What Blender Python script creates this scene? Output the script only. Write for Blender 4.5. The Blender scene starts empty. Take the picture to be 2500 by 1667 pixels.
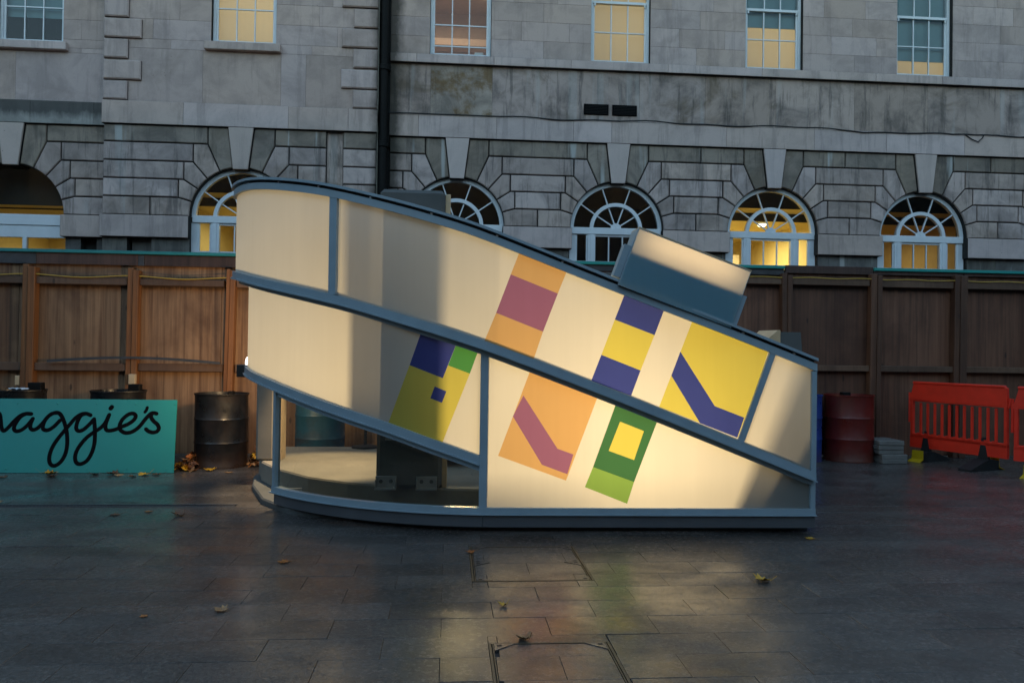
import bpy, bmesh, math, random
from mathutils import Matrix, Vector
random.seed(11)
R = math.radians
sc = bpy.context.scene
col = sc.collection

# ------------------------------------------------------------------ camera, sky, sun, exposure
F_PX, YAW, PITCH, ROLL, CAM_H = 1900.0, R(4.6), math.atan(21 / 1900.0), R(0.77), 1.4
cam_d = bpy.data.cameras.new('camera')
cam = bpy.data.objects.new('camera', cam_d)
col.objects.link(cam)
cam_d.sensor_width = 36.0
cam_d.lens = F_PX / 2500.0 * 36.0
cam_d.clip_start, cam_d.clip_end = 0.05, 2000.0


def cam_axis(x, f, u):
    c, s = math.cos(PITCH), math.sin(PITCH)
    x, f, u = x, f * c - u * s, f * s + u * c
    c, s = math.cos(YAW), math.sin(YAW)
    return Vector((x * c + f * s, -x * s + f * c, u))


_c, _s = math.cos(ROLL), math.sin(ROLL)
ax, ay, az = cam_axis(_c, 0, _s), cam_axis(-_s, 0, _c), -cam_axis(0, 1, 0)
m = Matrix((ax, ay, az)).transposed().to_4x4()
m.translation = (0, 0, CAM_H)
cam.matrix_world = m
sc.camera = cam

SUN_EL, SUN_AZ = R(5), R(20)          # dusk: the low sun is behind the building, its yard lies in blue sky light
world = bpy.data.worlds.new('World')
sc.world = world
world.use_nodes = True
wn = world.node_tree.nodes
wl = world.node_tree.links
bg = wn['Background']
sky = wn.new('ShaderNodeTexSky')
sky.sky_type = 'NISHITA'
sky.sun_disc = False
sky.sun_elevation = SUN_EL
sky.sun_rotation = SUN_AZ
sky.air_density = 1.0
sky.dust_density = 1.0
sky.ozone_density = 1.3
wl.new(sky.outputs[0], bg.inputs[0])
bg.inputs[1].default_value = 0.15
sun_d = bpy.data.lights.new('sun', 'SUN')
sun_d.energy = 0.08
sun_d.angle = R(12)
sun_d.color = (1.0, 0.9, 0.78)
sun = bpy.data.objects.new('sun', sun_d)
sun.rotation_euler = (R(90) - SUN_EL, 0, R(180) - SUN_AZ)   # shines from the same azimuth as the sky's sun
col.objects.link(sun)
sc.view_settings.view_transform = 'Standard'
sc.view_settings.look = 'None'
sc.view_settings.gamma = 1.0
sc.view_settings.use_curve_mapping = False
sc.view_settings.exposure = 2.3
sc.render.engine = 'CYCLES'
sc.cycles.use_denoising = True
sc.cycles.max_bounces = 8
sc.cycles.transparent_max_bounces = 16
sc.cycles.sample_clamp_indirect = 4.0
sc.cycles.caustics_reflective = False
sc.cycles.caustics_refractive = False

# ------------------------------------------------------------------ helpers


def link(o, parent=None):
    col.objects.link(o)
    if parent is not None:
        o.parent = parent
    return o


def tag(o, label=None, cat=None, group=None, kind=None):
    if label:
        o['label'] = label
    if cat:
        o['category'] = cat
    if group:
        o['group'] = group
    if kind:
        o['kind'] = kind
    return o


def empty(name, loc=(0, 0, 0), parent=None):
    o = bpy.data.objects.new(name, None)
    o.location = loc
    o.empty_display_size = 0.2
    return link(o, parent)


def mesh(name, verts, faces, mat, parent=None, smooth=False, fmat=None, center=True):
    """one mesh object; its origin is put at the centre of its own points (children sit under Empties at the world origin)."""
    if center and verts:
        lo = [min(v[i] for v in verts) for i in range(3)]
        hi = [max(v[i] for v in verts) for i in range(3)]
        c = Vector([(a + b) / 2 for a, b in zip(lo, hi)])
    else:
        c = Vector((0, 0, 0))
    me = bpy.data.meshes.new(name)
    me.from_pydata([tuple(Vector(v) - c) for v in verts], [], faces)
    for mm in (mat if isinstance(mat, (list, tuple)) else [mat]):
        me.materials.append(mm)
    if fmat:
        for p, k in zip(me.polygons, fmat):
            p.material_index = k
    if smooth:
        for p in me.polygons:
            p.use_smooth = True
    me.update()
    o = bpy.data.objects.new(name, me)
    o.location = c
    if parent is not None:
        o.location = c - world_loc(parent)
    return link(o, parent)


def world_loc(o):
    v = Vector((0, 0, 0))
    while o is not None:
        v += Vector(o.location)
        o = o.parent
    return v


class MB:
    """collects pieces of one mesh"""

    def __init__(self):
        self.v, self.f, self.k = [], [], []

    def add(self, v, f, k=0):
        n = len(self.v)
        self.v += [tuple(p) for p in v]
        self.f += [tuple(i + n for i in q) for q in f]
        self.k += [k] * len(f)

    def box(self, x0, x1, y0, y1, z0, z1, c=0.0, k=0):
        if c <= 0:
            v = [(x, y, z) for x in (x0, x1) for y in (y0, y1) for z in (z0, z1)]
            f = [(0, 1, 3, 2), (4, 6, 7, 5), (0, 4, 5, 1), (2, 3, 7, 6), (0, 2, 6, 4), (1, 5, 7, 3)]
            self.add(v, f, k)
            return
        bm = bmesh.new()
        bmesh.ops.create_cube(bm, size=1)
        for q in bm.verts:
            q.co = Vector(((x0 + x1) / 2 + q.co.x * (x1 - x0), (y0 + y1) / 2 + q.co.y * (y1 - y0), (z0 + z1) / 2 + q.co.z * (z1 - z0)))
        bmesh.ops.bevel(bm, geom=bm.edges[:], offset=c, segments=1, affect='EDGES')
        bm.verts.index_update()
        self.add([q.co.copy() for q in bm.verts], [[q.index for q in fc.verts] for fc in bm.faces], k)
        bm.free()

    def tube(self, pts, r, n=8, k=0, cap=True):
        pts = [Vector(p) for p in pts]
        v, f = [], []
        for i, p in enumerate(pts):
            d = (pts[min(i + 1, len(pts) - 1)] - pts[max(i - 1, 0)]).normalized()
            a = d.cross(Vector((0, 0, 1)))
            if a.length < 1e-3:
                a = d.cross(Vector((0, 1, 0)))
            a.normalize()
            b = d.cross(a)
            rr = r[i] if isinstance(r, (list, tuple)) else r
            for j in range(n):
                t = 2 * math.pi * j / n
                v.append(p + a * math.cos(t) * rr + b * math.sin(t) * rr)
        for i in range(len(pts) - 1):
            for j in range(n):
                f.append((i * n + j, i * n + (j + 1) % n, (i + 1) * n + (j + 1) % n, (i + 1) * n + j))
        if cap:
            f.append(tuple(range(n))[::-1])
            f.append(tuple(range((len(pts) - 1) * n, len(pts) * n)))
        self.add(v, f, k)

    def lathe(self, prof, n=28, cx=0, cy=0, k=0):
        v, f = [], []
        for (r, z) in prof:
            for j in range(n):
                t = 2 * math.pi * j / n
                v.append((cx + r * math.cos(t), cy + r * math.sin(t), z))
        for i in range(len(prof) - 1):
            for j in range(n):
                f.append((i * n + j, i * n + (j + 1) % n, (i + 1) * n + (j + 1) % n, (i + 1) * n + j))
        self.add(v, f, k)

    def build(self, name, mat, parent=None, smooth=False, label=None):
        o = mesh(name, self.v, self.f, mat, parent, smooth, self.k if any(self.k) else None)
        if label:
            o['label'] = label
        return o


def auto_smooth(o, ang=35):
    me = o.data
    for p in me.polygons:
        p.use_smooth = True
    me.set_sharp_from_angle(angle=R(ang))
    return o


def copy_tree(o, parent=None):
    c = o.copy()
    col.objects.link(c)
    c.parent = parent
    for ch in list(o.children):
        copy_tree(ch, c)
    return c


def inset(poly, d):
    """offset a counter-clockwise polygon inwards by d"""
    n = len(poly)
    out = []
    for i in range(n):
        p0, p1, p2 = Vector(poly[i - 1]), Vector(poly[i]), Vector(poly[(i + 1) % n])
        e1, e2 = (p1 - p0), (p2 - p1)
        if e1.length < 1e-7 or e2.length < 1e-7:
            out.append(p1)
            continue
        e1.normalize()
        e2.normalize()
        n1, n2 = Vector((-e1.y, e1.x)), Vector((-e2.y, e2.x))
        b = n1 + n2
        k = b.dot(n1)
        if k < 0.25:
            b, k = n1, 1.0
        out.append(p1 + b * (d / k))
    return out


def ccw(poly):
    a = sum(poly[i - 1][0] * poly[i][1] - poly[i][0] * poly[i - 1][1] for i in range(len(poly)))
    return poly if a > 0 else poly[::-1]


def interp(tab, x):
    """smooth (Catmull-Rom / Hermite) interpolation through a table of (x, y)"""
    n = len(tab)
    if x <= tab[0][0]:
        a, b = tab[0], tab[1]
        return a[1] + (x - a[0]) * (b[1] - a[1]) / (b[0] - a[0])
    if x >= tab[-1][0]:
        a, b = tab[-2], tab[-1]
        return b[1] + (x - b[0]) * (b[1] - a[1]) / (b[0] - a[0])
    for i in range(n - 1):
        if tab[i][0] <= x <= tab[i + 1][0]:
            x0, y0 = tab[i]
            x1, y1 = tab[i + 1]
            h = x1 - x0

            def sl(j):
                a, b = tab[max(j - 1, 0)], tab[min(j + 1, n - 1)]
                return (b[1] - a[1]) / (b[0] - a[0])
            m0, m1, t = sl(i) * h, sl(i + 1) * h, (x - x0) / h
            return (2 * t ** 3 - 3 * t ** 2 + 1) * y0 + (t ** 3 - 2 * t ** 2 + t) * m0 + (-2 * t ** 3 + 3 * t ** 2) * y1 + (t ** 3 - t ** 2) * m1


# ------------------------------------------------------------------ materials


class NT:
    def __init__(self, name):
        self.m = bpy.data.materials.new(name)
        self.m.use_nodes = True
        self.t = self.m.node_tree
        self.n = self.t.nodes
        self.b = self.n['Principled BSDF']
        self.out = self.n['Material Output']

    def new(self, typ, **kw):
        nd = self.n.new(typ)
        for k, v in kw.items():
            setattr(nd, k, v)
        return nd

    def set(self, sock, v):
        if isinstance(v, bpy.types.NodeSocket):
            self.t.links.new(v, sock)
        else:
            if isinstance(v, (tuple, list)) and len(v) == 3 and sock.type == 'RGBA':
                v = (*v, 1)
            sock.default_value = v

    def mapping(self, src, scale=(1, 1, 1), loc=None):
        mp = self.new('ShaderNodeMapping')
        self.set(mp.inputs['Vector'], src)
        mp.inputs['Scale'].default_value = scale
        if loc is not None:
            self.set(mp.inputs['Location'], loc)
        return mp.outputs[0]

    def noise(self, vec, scale=5, detail=5, rough=0.6, dist=0.0):
        nd = self.new('ShaderNodeTexNoise')
        self.set(nd.inputs['Vector'], vec)
        nd.inputs['Scale'].default_value = scale
        nd.inputs['Detail'].default_value = detail
        nd.inputs['Roughness'].default_value = rough
        nd.inputs['Distortion'].default_value = dist
        return nd.outputs['Fac']

    def ramp(self, fac, p0, p1, c0=(0, 0, 0), c1=(1, 1, 1)):
        r = self.new('ShaderNodeValToRGB')
        self.set(r.inputs[0], fac)
        r.color_ramp.elements[0].position = p0
        r.color_ramp.elements[1].position = p1
        r.color_ramp.elements[0].color = (*c0, 1)
        r.color_ramp.elements[1].color = (*c1, 1)
        return r.outputs[0]

    def mix(self, fac, a, b, mode='MIX'):
        x = self.new('ShaderNodeMix', data_type='RGBA', blend_type=mode)
        self.set(x.inputs[0], fac)
        self.set(x.inputs[6], a)
        self.set(x.inputs[7], b)
        return x.outputs[2]

    def math(self, op, a, b=0.0, clamp=False):
        x = self.new('ShaderNodeMath', operation=op, use_clamp=clamp)
        self.set(x.inputs[0], a)
        self.set(x.inputs[1], b)
        return x.outputs[0]

    def pos(self):
        return self.new('ShaderNodeNewGeometry').outputs['Position']

    def rnd(self):
        return self.new('ShaderNodeObjectInfo').outputs['Random']

    def rvec(self, k=31.0):
        """world position shifted by a random amount for each object, so that no two pieces share a pattern"""
        a = self.new('ShaderNodeVectorMath', operation='ADD')
        self.set(a.inputs[0], self.pos())
        cmb = self.new('ShaderNodeCombineXYZ')
        r = self.rnd()
        self.set(cmb.inputs[0], self.math('MULTIPLY', r, k))
        self.set(cmb.inputs[1], self.math('MULTIPLY', r, k * 1.7))
        self.set(cmb.inputs[2], self.math('MULTIPLY', r, k * 0.6))
        self.set(a.inputs[1], cmb.outputs[0])
        return a.outputs[0]

    def sep(self, v):
        s = self.new('ShaderNodeSeparateXYZ')
        self.set(s.inputs[0], v)
        return s.outputs

    def bump(self, hgt, strength=0.3, dist=0.01):
        b = self.new('ShaderNodeBump')
        self.set(b.inputs['Height'], hgt)
        b.inputs['Strength'].default_value = strength
        b.inputs['Distance'].default_value = dist
        self.set(self.b.inputs['Normal'], b.outputs[0])

    def base(self, c, rough=0.6, metal=0.0, spec=None):
        self.set(self.b.inputs['Base Color'], c)
        self.set(self.b.inputs['Roughness'], rough)
        self.b.inputs['Metallic'].default_value = metal
        if spec is not None:
            self.b.inputs['Specular IOR Level'].default_value = spec
        return self.m


def plain(name, c, rough=0.6, metal=0.0, var=0.12, scale=9.0, spec=None, bump=0.0):
    t = NT(name)
    f = t.noise(t.rvec(), scale, 6, 0.6)
    cc = t.mix(t.ramp(f, 0.3, 0.75), tuple(x * (1 - var) for x in c), tuple(min(1, x * (1 + var)) for x in c))
    t.base(cc, rough, metal, spec)
    if bump:
        t.bump(t.noise(t.rvec(), scale * 8, 4, 0.6), bump, 0.004)
    return t.m


def stone(name, base, tint=0.18, grime=0.5, streak=0.3, white=0.0, brown=0.25, dark=(0.045, 0.043, 0.043), top=None, seep=False):
    """weathered Portland stone: tone differs block by block, sooty patches, rain streaks, brown seepage"""
    t = NT(name)
    p = t.rvec()
    wp = t.pos()
    r = t.rnd()
    c = t.mix(r, tuple(x * (1 - tint) for x in base), tuple(x * (1 + tint * 0.7) for x in base))
    cool = t.math('FRACT', t.math('MULTIPLY', r, 7.31))
    c = t.mix(t.math('MULTIPLY', cool, 0.55), c, t.mix(1.0, c, (0.92, 0.84, 0.70), 'MULTIPLY'))
    # fine grain
    c = t.mix(0.35, c, t.mix(t.noise(p, 42, 4, 0.7), (0.55, 0.55, 0.55), (1, 1, 1)), 'MULTIPLY')
    # sooty patches
    g = t.ramp(t.noise(p, 1.7, 8, 0.66, 0.5), 0.44, 0.64)
    c = t.mix(t.math('MULTIPLY', g, grime), c, dark)
    # brown seepage
    b = t.ramp(t.noise(t.mapping(wp, (0.7, 1, 0.9)), 1.1, 7, 0.62, 0.8), 0.55, 0.66)
    c = t.mix(t.math('MULTIPLY', b, brown), c, (0.12, 0.085, 0.05))
    if seep:                 # rusty water stain of its own outline
        q = t.ramp(t.noise(t.mapping(wp, (1.3, 1, 1.5), (0.37, 0, 0.12)), 1.5, 8, 0.66, 0.25), 0.46, 0.58)
        c = t.mix(t.math('MULTIPLY', q, 0.85), c, t.mix(t.noise(p, 6, 5), (0.10, 0.06, 0.025), (0.24, 0.15, 0.07)))
    # rain streaks
    s = t.ramp(t.noise(t.mapping(wp, (5, 5, 0.45)), 1.0, 6, 0.75), 0.52, 0.60)
    c = t.mix(t.math('MULTIPLY', s, streak), c, dark)
    if white:
        w = t.ramp(t.noise(t.mapping(wp, (3.6, 3.6, 0.22)), 1.0, 3, 0.5, 0.3), 0.60, 0.66)
        c = t.mix(t.math('MULTIPLY', w, white), c, (0.46, 0.46, 0.45))
    if top is not None:      # black crust hanging from the upper arris of the course, of its own ragged outline
        z = t.sep(wp)[2]
        edge = t.math('ADD', t.math('SUBTRACT', z, top), t.math('MULTIPLY', t.noise(t.mapping(wp, (3, 3, 1)), 1.6, 5, 0.7), 0.34))
        c = t.mix(t.math('MULTIPLY', t.ramp(edge, 0.12, 0.25), 0.75), c, (0.025, 0.024, 0.025))
    # moss and soot where water runs beside the down pipe
    d = t.math('ABSOLUTE', t.math('ADD', t.sep(wp)[0], 1.24))
    d = t.math('ADD', d, t.math('MULTIPLY', t.noise(t.mapping(wp, (1, 1, 0.6)), 3.0, 5, 0.7), 0.35))
    c = t.mix(t.math('MULTIPLY', t.ramp(d, 0.30, 0.52, (1, 1, 1), (0, 0, 0)), 0.85), c, (0.018, 0.02, 0.015))
    # pock marks
    vo = t.new('ShaderNodeTexVoronoi')
    t.set(vo.inputs['Vector'], p)
    vo.inputs['Scale'].default_value = 9
    pk = t.math('MULTIPLY', t.ramp(vo.outputs['Distance'], 0.05, 0.09, (1, 1, 1), (0, 0, 0)), t.ramp(t.noise(p, 1.1, 2), 0.60, 0.66))
    c = t.mix(t.math('MULTIPLY', pk, 0.7), c, (0.05, 0.05, 0.05))
    t.base(c, 0.82, spec=0.3)
    t.bump(t.math('ADD', t.noise(p, 14, 6, 0.65), t.math('MULTIPLY', pk, -1.0)), 0.35, 0.006)
    return t.m


M = {}
M['stone_wall'] = stone('stone_wall', (0.54, 0.435, 0.415), 0.10, 0.26, 0.16, brown=0.16)
M['stone_frieze'] = stone('stone_frieze', (0.50, 0.40, 0.37), 0.14, 0.55, 0.50, white=0.25, brown=0.6)
M['stone_seeped'] = stone('stone_seeped', (0.44, 0.38, 0.35), 0.1, 0.55, 0.3, brown=0.3, seep=True)
M['stone_band'] = stone('stone_band', (0.60, 0.49, 0.47), 0.07, 0.20, 0.20, brown=0.10)
M['stone_band_sooty'] = stone('stone_band_sooty', (0.40, 0.39, 0.38), 0.07, 0.30, 0.20, brown=0.10, top=5.62)
M['stone_rustic'] = stone('stone_rustic', (0.55, 0.445, 0.42), 0.20, 0.45, 0.50, white=0.25, brown=0.30)
M['stone_top'] = stone('stone_top', (0.32, 0.265, 0.225), 0.20, 0.50, 0.45, white=0.8, brown=0.35)
M['stone_key'] = stone('stone_key', (0.60, 0.50, 0.48), 0.05, 0.10, 0.10, brown=0.0)
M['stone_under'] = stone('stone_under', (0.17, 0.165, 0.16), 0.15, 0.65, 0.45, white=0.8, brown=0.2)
M['joint'] = plain('joint', (0.02, 0.019, 0.018), 0.95, var=0.4)
M['white_paint'] = plain('white_paint', (0.66, 0.70, 0.74), 0.42, var=0.07, scale=4)
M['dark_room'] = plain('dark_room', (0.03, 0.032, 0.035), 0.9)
M['black_iron'] = plain('black_iron', (0.006, 0.006, 0.006), 0.6, var=0.4, scale=14, bump=0.25, spec=0.15)


def glass_mat(name, tint=(0.92, 0.96, 0.95), refl=1.0, rough=0.02):
    t = NT(name)
    t.n.remove(t.b)
    tr = t.new('ShaderNodeBsdfTransparent')
    tr.inputs[0].default_value = (*tint, 1)
    gl = t.new('ShaderNodeBsdfGlossy')
    gl.inputs['Roughness'].default_value = rough
    fr = t.new('ShaderNodeFresnel')
    fr.inputs[0].default_value = 1.5
    mx = t.new('ShaderNodeMixShader')
    t.set(mx.inputs[0], t.math('MULTIPLY', fr.outputs[0], refl))
    t.set(mx.inputs[1], tr.outputs[0])
    t.set(mx.inputs[2], gl.outputs[0])
    t.set(t.out.inputs[0], mx.outputs[0])
    return t.m


M['glass'] = glass_mat('window_glass')
M['pane_glass'] = glass_mat('curved_glass', (0.70, 0.72, 0.64), 2.0, 0.015)


def translucent(name, refl, trans, fac=0.62, gloss=0.04, mottled=0.075):
    """opal sheet: part of the light is scattered back, part shines through"""
    t = NT(name)
    t.n.remove(t.b)
    f = t.noise(t.pos(), 2.2, 5, 0.55)
    f2 = t.noise(t.mapping(t.pos(), (14, 14, 0.5)), 1.0, 4, 0.6)
    k = t.mix(t.math('MULTIPLY', t.math('ADD', f, f2), 0.5), tuple([1 - 2.2 * mottled] * 3), (1, 1, 1))
    di = t.new('ShaderNodeBsdfDiffuse')
    t.set(di.inputs[0], t.mix(1.0, refl, k, 'MULTIPLY'))
    tl = t.new('ShaderNodeBsdfTranslucent')
    t.set(tl.inputs[0], t.mix(1.0, trans, k, 'MULTIPLY'))
    mx = t.new('ShaderNodeMixShader')
    mx.inputs[0].default_value = fac
    t.set(mx.inputs[1], di.outputs[0])
    t.set(mx.inputs[2], tl.outputs[0])
    gl = t.new('ShaderNodeBsdfGlossy')
    gl.inputs['Roughness'].default_value = 0.22
    mg = t.new('ShaderNodeMixShader')
    mg.inputs[0].default_value = gloss
    t.set(mg.inputs[1], mx.outputs[0])
    t.set(mg.inputs[2], gl.outputs[0])
    t.set(t.out.inputs[0], mg.outputs[0])
    return t.m


M['opal'] = translucent('opal', (0.24, 0.235, 0.225), (0.93, 0.89, 0.78), 0.66)
M['film_orange'] = translucent('film_orange', (0.40, 0.24, 0.09), (0.86, 0.52, 0.21))
M['film_purple'] = translucent('film_purple', (0.20, 0.08, 0.13), (0.42, 0.17, 0.30))
M['film_blue'] = translucent('film_blue', (0.035, 0.05, 0.18), (0.065, 0.085, 0.36))
M['film_yellow'] = translucent('film_yellow', (0.42, 0.36, 0.07), (0.86, 0.74, 0.14))
M['film_green'] = translucent('film_green', (0.05, 0.18, 0.07), (0.07, 0.21, 0.08))
M['film_lightgreen'] = translucent('film_lightgreen', (0.14, 0.32, 0.06), (0.30, 0.50, 0.11))
M['film_midgreen'] = translucent('film_midgreen', (0.07, 0.28, 0.08), (0.12, 0.42, 0.10))
M['box_sheet'] = translucent('box_sheet', (0.22, 0.46, 0.58), (0.92, 0.80, 0.60), 0.50)
M['steel_blue'] = plain('steel_blue', (0.27, 0.35, 0.40), 0.33, var=0.08, scale=5)
M['steel_dark'] = plain('steel_dark', (0.085, 0.088, 0.095), 0.45, 0.0, var=0.12, scale=4)
M['concrete'] = plain('concrete', (0.24, 0.215, 0.18), 0.7, var=0.2, scale=2.4, bump=0.3)
M['concrete_dark'] = plain('concrete_dark', (0.085, 0.088, 0.085), 0.75, var=0.25, scale=2.0, bump=0.3)
M['bamboo'] = plain('bamboo', (0.55, 0.40, 0.24), 0.6, var=0.12, scale=6)
M['rubber'] = plain('rubber', (0.012, 0.012, 0.013), 0.7, var=0.3)
M['bolt'] = plain('bolt', (0.45, 0.46, 0.48), 0.3, 0.9, var=0.1)

# --- paving
def paving_mat(name, joints=False):
    t = NT(name)
    p = t.rvec()
    wp = t.pos()
    r = t.rnd()
    c = t.mix(r, (0.064, 0.057, 0.051), (0.092, 0.083, 0.075))
    sp = t.noise(p, 150, 3, 0.7)
    c = t.mix(0.75, c, t.ramp(sp, 0.35, 0.68, (0.30, 0.30, 0.32), (1.8, 1.8, 1.8)), 'MULTIPLY')
    c = t.mix(0.8, c, t.ramp(t.noise(p, 52, 5, 0.8), 0.36, 0.66, (0.30, 0.30, 0.31), (1.75, 1.75, 1.75)), 'MULTIPLY')
    st = t.ramp(t.noise(t.mapping(wp, (0.7, 1.3, 1)), 1.6, 7, 0.65, 0.6), 0.40, 0.70)
    c = t.mix(t.math('MULTIPLY', st, 0.85), c, t.mix(1.0, c, (0.40, 0.41, 0.44), 'MULTIPLY'))
    sc_ = t.ramp(t.noise(t.mapping(wp, (1.2, 5, 1)), 3.0, 6, 0.72), 0.60, 0.75)
    c = t.mix(t.math('MULTIPLY', sc_, 0.35), c, (0.15, 0.15, 0.155))
    hgt = sp
    if joints:
        br = t.new('ShaderNodeTexBrick')
        br.offset = 0.5
        t.set(br.inputs['Vector'], t.mapping(wp, (1, 1, 1), (1.385 + 0.2725, -4.08 + 0.26, 0)))
        br.inputs['Scale'].default_value = 1.0
        br.inputs['Brick Width'].default_value = 0.545
        br.inputs['Row Height'].default_value = 0.26
        br.inputs['Mortar Size'].default_value = 0.003
        br.inputs['Color1'].default_value = (0.8, 0.8, 0.8, 1)
        br.inputs['Color2'].default_value = (1.15, 1.15, 1.15, 1)
        br.inputs['Mortar'].default_value = (0.35, 0.35, 0.35, 1)
        c = t.mix(1.0, c, br.outputs['Color'], 'MULTIPLY')
    wet = t.noise(t.mapping(wp, (1, 1.6, 1)), 2.4, 6, 0.6, 0.5)
    ro = t.ramp(t.math('ADD', wet, t.math('MULTIPLY', t.math('SUBTRACT', sp, 0.5), 0.35)), 0.34, 0.68, (0.30, 0.30, 0.30), (0.55, 0.55, 0.55))
    t.base(c, ro, spec=0.22)
    t.set(t.b.inputs['Coat Weight'], t.ramp(t.noise(t.mapping(wp, (0.8, 1.2, 1)), 1.7, 5, 0.65, 0.4), 0.38, 0.62, (0.15,) * 3, (0.95,) * 3))
    t.set(t.b.inputs['Coat Roughness'], t.ramp(t.noise(p, 30, 4, 0.7), 0.35, 0.65, (0.16,) * 3, (0.32,) * 3))
    t.bump(t.math('ADD', t.math('MULTIPLY', sp, 0.5), t.noise(p, 26, 6, 0.7)), 0.40, 0.004)
    return t.m


M['paving'] = paving_mat('paving')
M['paving_far'] = paving_mat('paving_far', True)
M['grout'] = plain('grout', (0.030, 0.029, 0.027), 0.8, var=0.3)
M['brass'] = plain('brass', (0.085, 0.065, 0.04), 0.5, 0.3, var=0.25, scale=12)


def wood(name, base, dark, streak=0.6, wet=0.5, rough=0.62, stain=None):
    t = NT(name)
    p = t.rvec()
    r = t.rnd()
    c = t.mix(r, tuple(x * 0.72 for x in base), tuple(x * 1.15 for x in base))
    h2 = t.math('FRACT', t.math('MULTIPLY', r, 5.7))
    c = t.mix(t.math('MULTIPLY', h2, 0.4), c, (base[0] * 0.8, base[1] * 0.95, base[2] * 1.1))
    g = t.noise(t.mapping(p, (16, 16, 0.5)), 1.0, 6, 0.65, 0.3)
    c = t.mix(t.math('MULTIPLY', t.ramp(g, 0.42, 0.68), streak), c, dark)
    g2 = t.noise(t.mapping(p, (70, 70, 1.2)), 1.0, 4, 0.7)
    c = t.mix(t.math('MULTIPLY', t.ramp(g2, 0.45, 0.7), 0.30), c, dark)
    w = t.ramp(t.noise(t.mapping(p, (1.2, 1, 0.8)), 1.1, 5, 0.6, 0.4), 0.45, 0.66)
    c = t.mix(t.math('MULTIPLY', w, wet), c, t.mix(1.0, c, (0.42, 0.35, 0.32), 'MULTIPLY'))
    if stain:            # damp tide mark with a ragged edge where the rail traps water
        z = t.sep(t.pos())[2]
        e = t.math('ABSOLUTE', t.math('SUBTRACT', t.math('ADD', z, t.math('MULTIPLY', t.noise(t.mapping(p, (14, 14, 2)), 1.0, 5, 0.75), 0.12)), stain + 0.09))
        c = t.mix(t.math('MULTIPLY', t.ramp(e, 0.05, 0.09, (1, 1, 1), (0, 0, 0)), 0.8), c, (0.02, 0.01, 0.006))
        e2 = t.math('ADD', z, t.math('MULTIPLY', t.noise(t.mapping(p, (9, 9, 2)), 1.0, 5, 0.75), 0.10))
        c = t.mix(t.math('MULTIPLY', t.ramp(e2, stain + 0.20, stain + 0.24), 0.35), c, (0.22, 0.16, 0.13))
    vo = t.new('ShaderNodeTexVoronoi')
    t.set(vo.inputs['Vector'], t.mapping(p, (3.0, 3.0, 1.1)))
    vo.inputs['Scale'].default_value = 1.6
    kn = t.ramp(vo.outputs['Distance'], 0.05, 0.10, (1, 1, 1), (0, 0, 0))
    c = t.mix(t.math('MULTIPLY', kn, 0.75), c, (0.02, 0.01, 0.006))
    t.base(c, rough)
    t.bump(g, 0.2, 0.004)
    return t.m


M['ply'] = wood('ply', (0.37, 0.195, 0.095), (0.09, 0.036, 0.015), 0.85, 0.8, stain=2.17)
M['ply_dark'] = wood('ply_dark', (0.20, 0.085, 0.045), (0.06, 0.022, 0.012), 0.75, 0.75, stain=2.32)
M['timber_dark'] = wood('timber_dark', (0.14, 0.06, 0.03), (0.04, 0.015, 0.008), 0.6, 0.6)
M['timber'] = wood('timber', (0.33, 0.125, 0.036), (0.07, 0.022, 0.008), 0.6, 0.4)
M['rail_timber'] = wood('rail_timber', (0.16, 0.085, 0.048), (0.08, 0.04, 0.025), 0.5, 0.6)
M['header'] = wood('header', (0.10, 0.05, 0.036), (0.03, 0.014, 0.01), 0.75, 0.6)
M['header_grey'] = plain('header_grey', (0.05, 0.05, 0.055), 0.6, var=0.3)
M['teal'] = plain('teal', (0.018, 0.28, 0.25), 0.4, var=0.05, scale=3)
M['teal_dark'] = plain('teal_dark', (0.02, 0.20, 0.21), 0.45, var=0.15, scale=5)
M['ink'] = plain('ink', (0.004, 0.004, 0.005), 0.8, var=0.1, spec=0.08)
M['yellow_cable'] = plain('yellow_cable', (0.45, 0.27, 0.03), 0.45, var=0.1)
M['black_cable'] = plain('black_cable', (0.012, 0.012, 0.013), 0.6, var=0.1)


def drum_mat(name, c, rust=0.35, rough=0.34):
    t = NT(name)
    p = t.rvec()
    n1 = t.ramp(t.noise(p, 3.0, 7, 0.65, 0.5), 0.50, 0.68)
    cc = t.mix(t.math('MULTIPLY', n1, rust), c, (0.07, 0.03, 0.015))
    n2 = t.ramp(t.noise(t.mapping(p, (10, 10, 0.8)), 1.0, 5, 0.7), 0.55, 0.70)
    cc = t.mix(t.math('MULTIPLY', n2, 0.4), cc, tuple(x * 0.4 for x in c))
    z = t.sep(t.pos())[2]
    lo = t.ramp(t.math('ADD', z, t.math('MULTIPLY', t.noise(p, 4, 5, 0.7), 0.2)), 0.16, 0.30, (1, 1, 1), (0, 0, 0))
    cc = t.mix(t.math('MULTIPLY', lo, 0.5), cc, (0.06, 0.03, 0.016))
    t.base(cc, t.ramp(t.noise(p, 6, 5, 0.6), 0.3, 0.7, (rough - 0.1,) * 3, (rough + 0.25,) * 3))
    t.bump(t.noise(p, 3.5, 4, 0.5), 0.3, 0.02)
    return t.m


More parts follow.
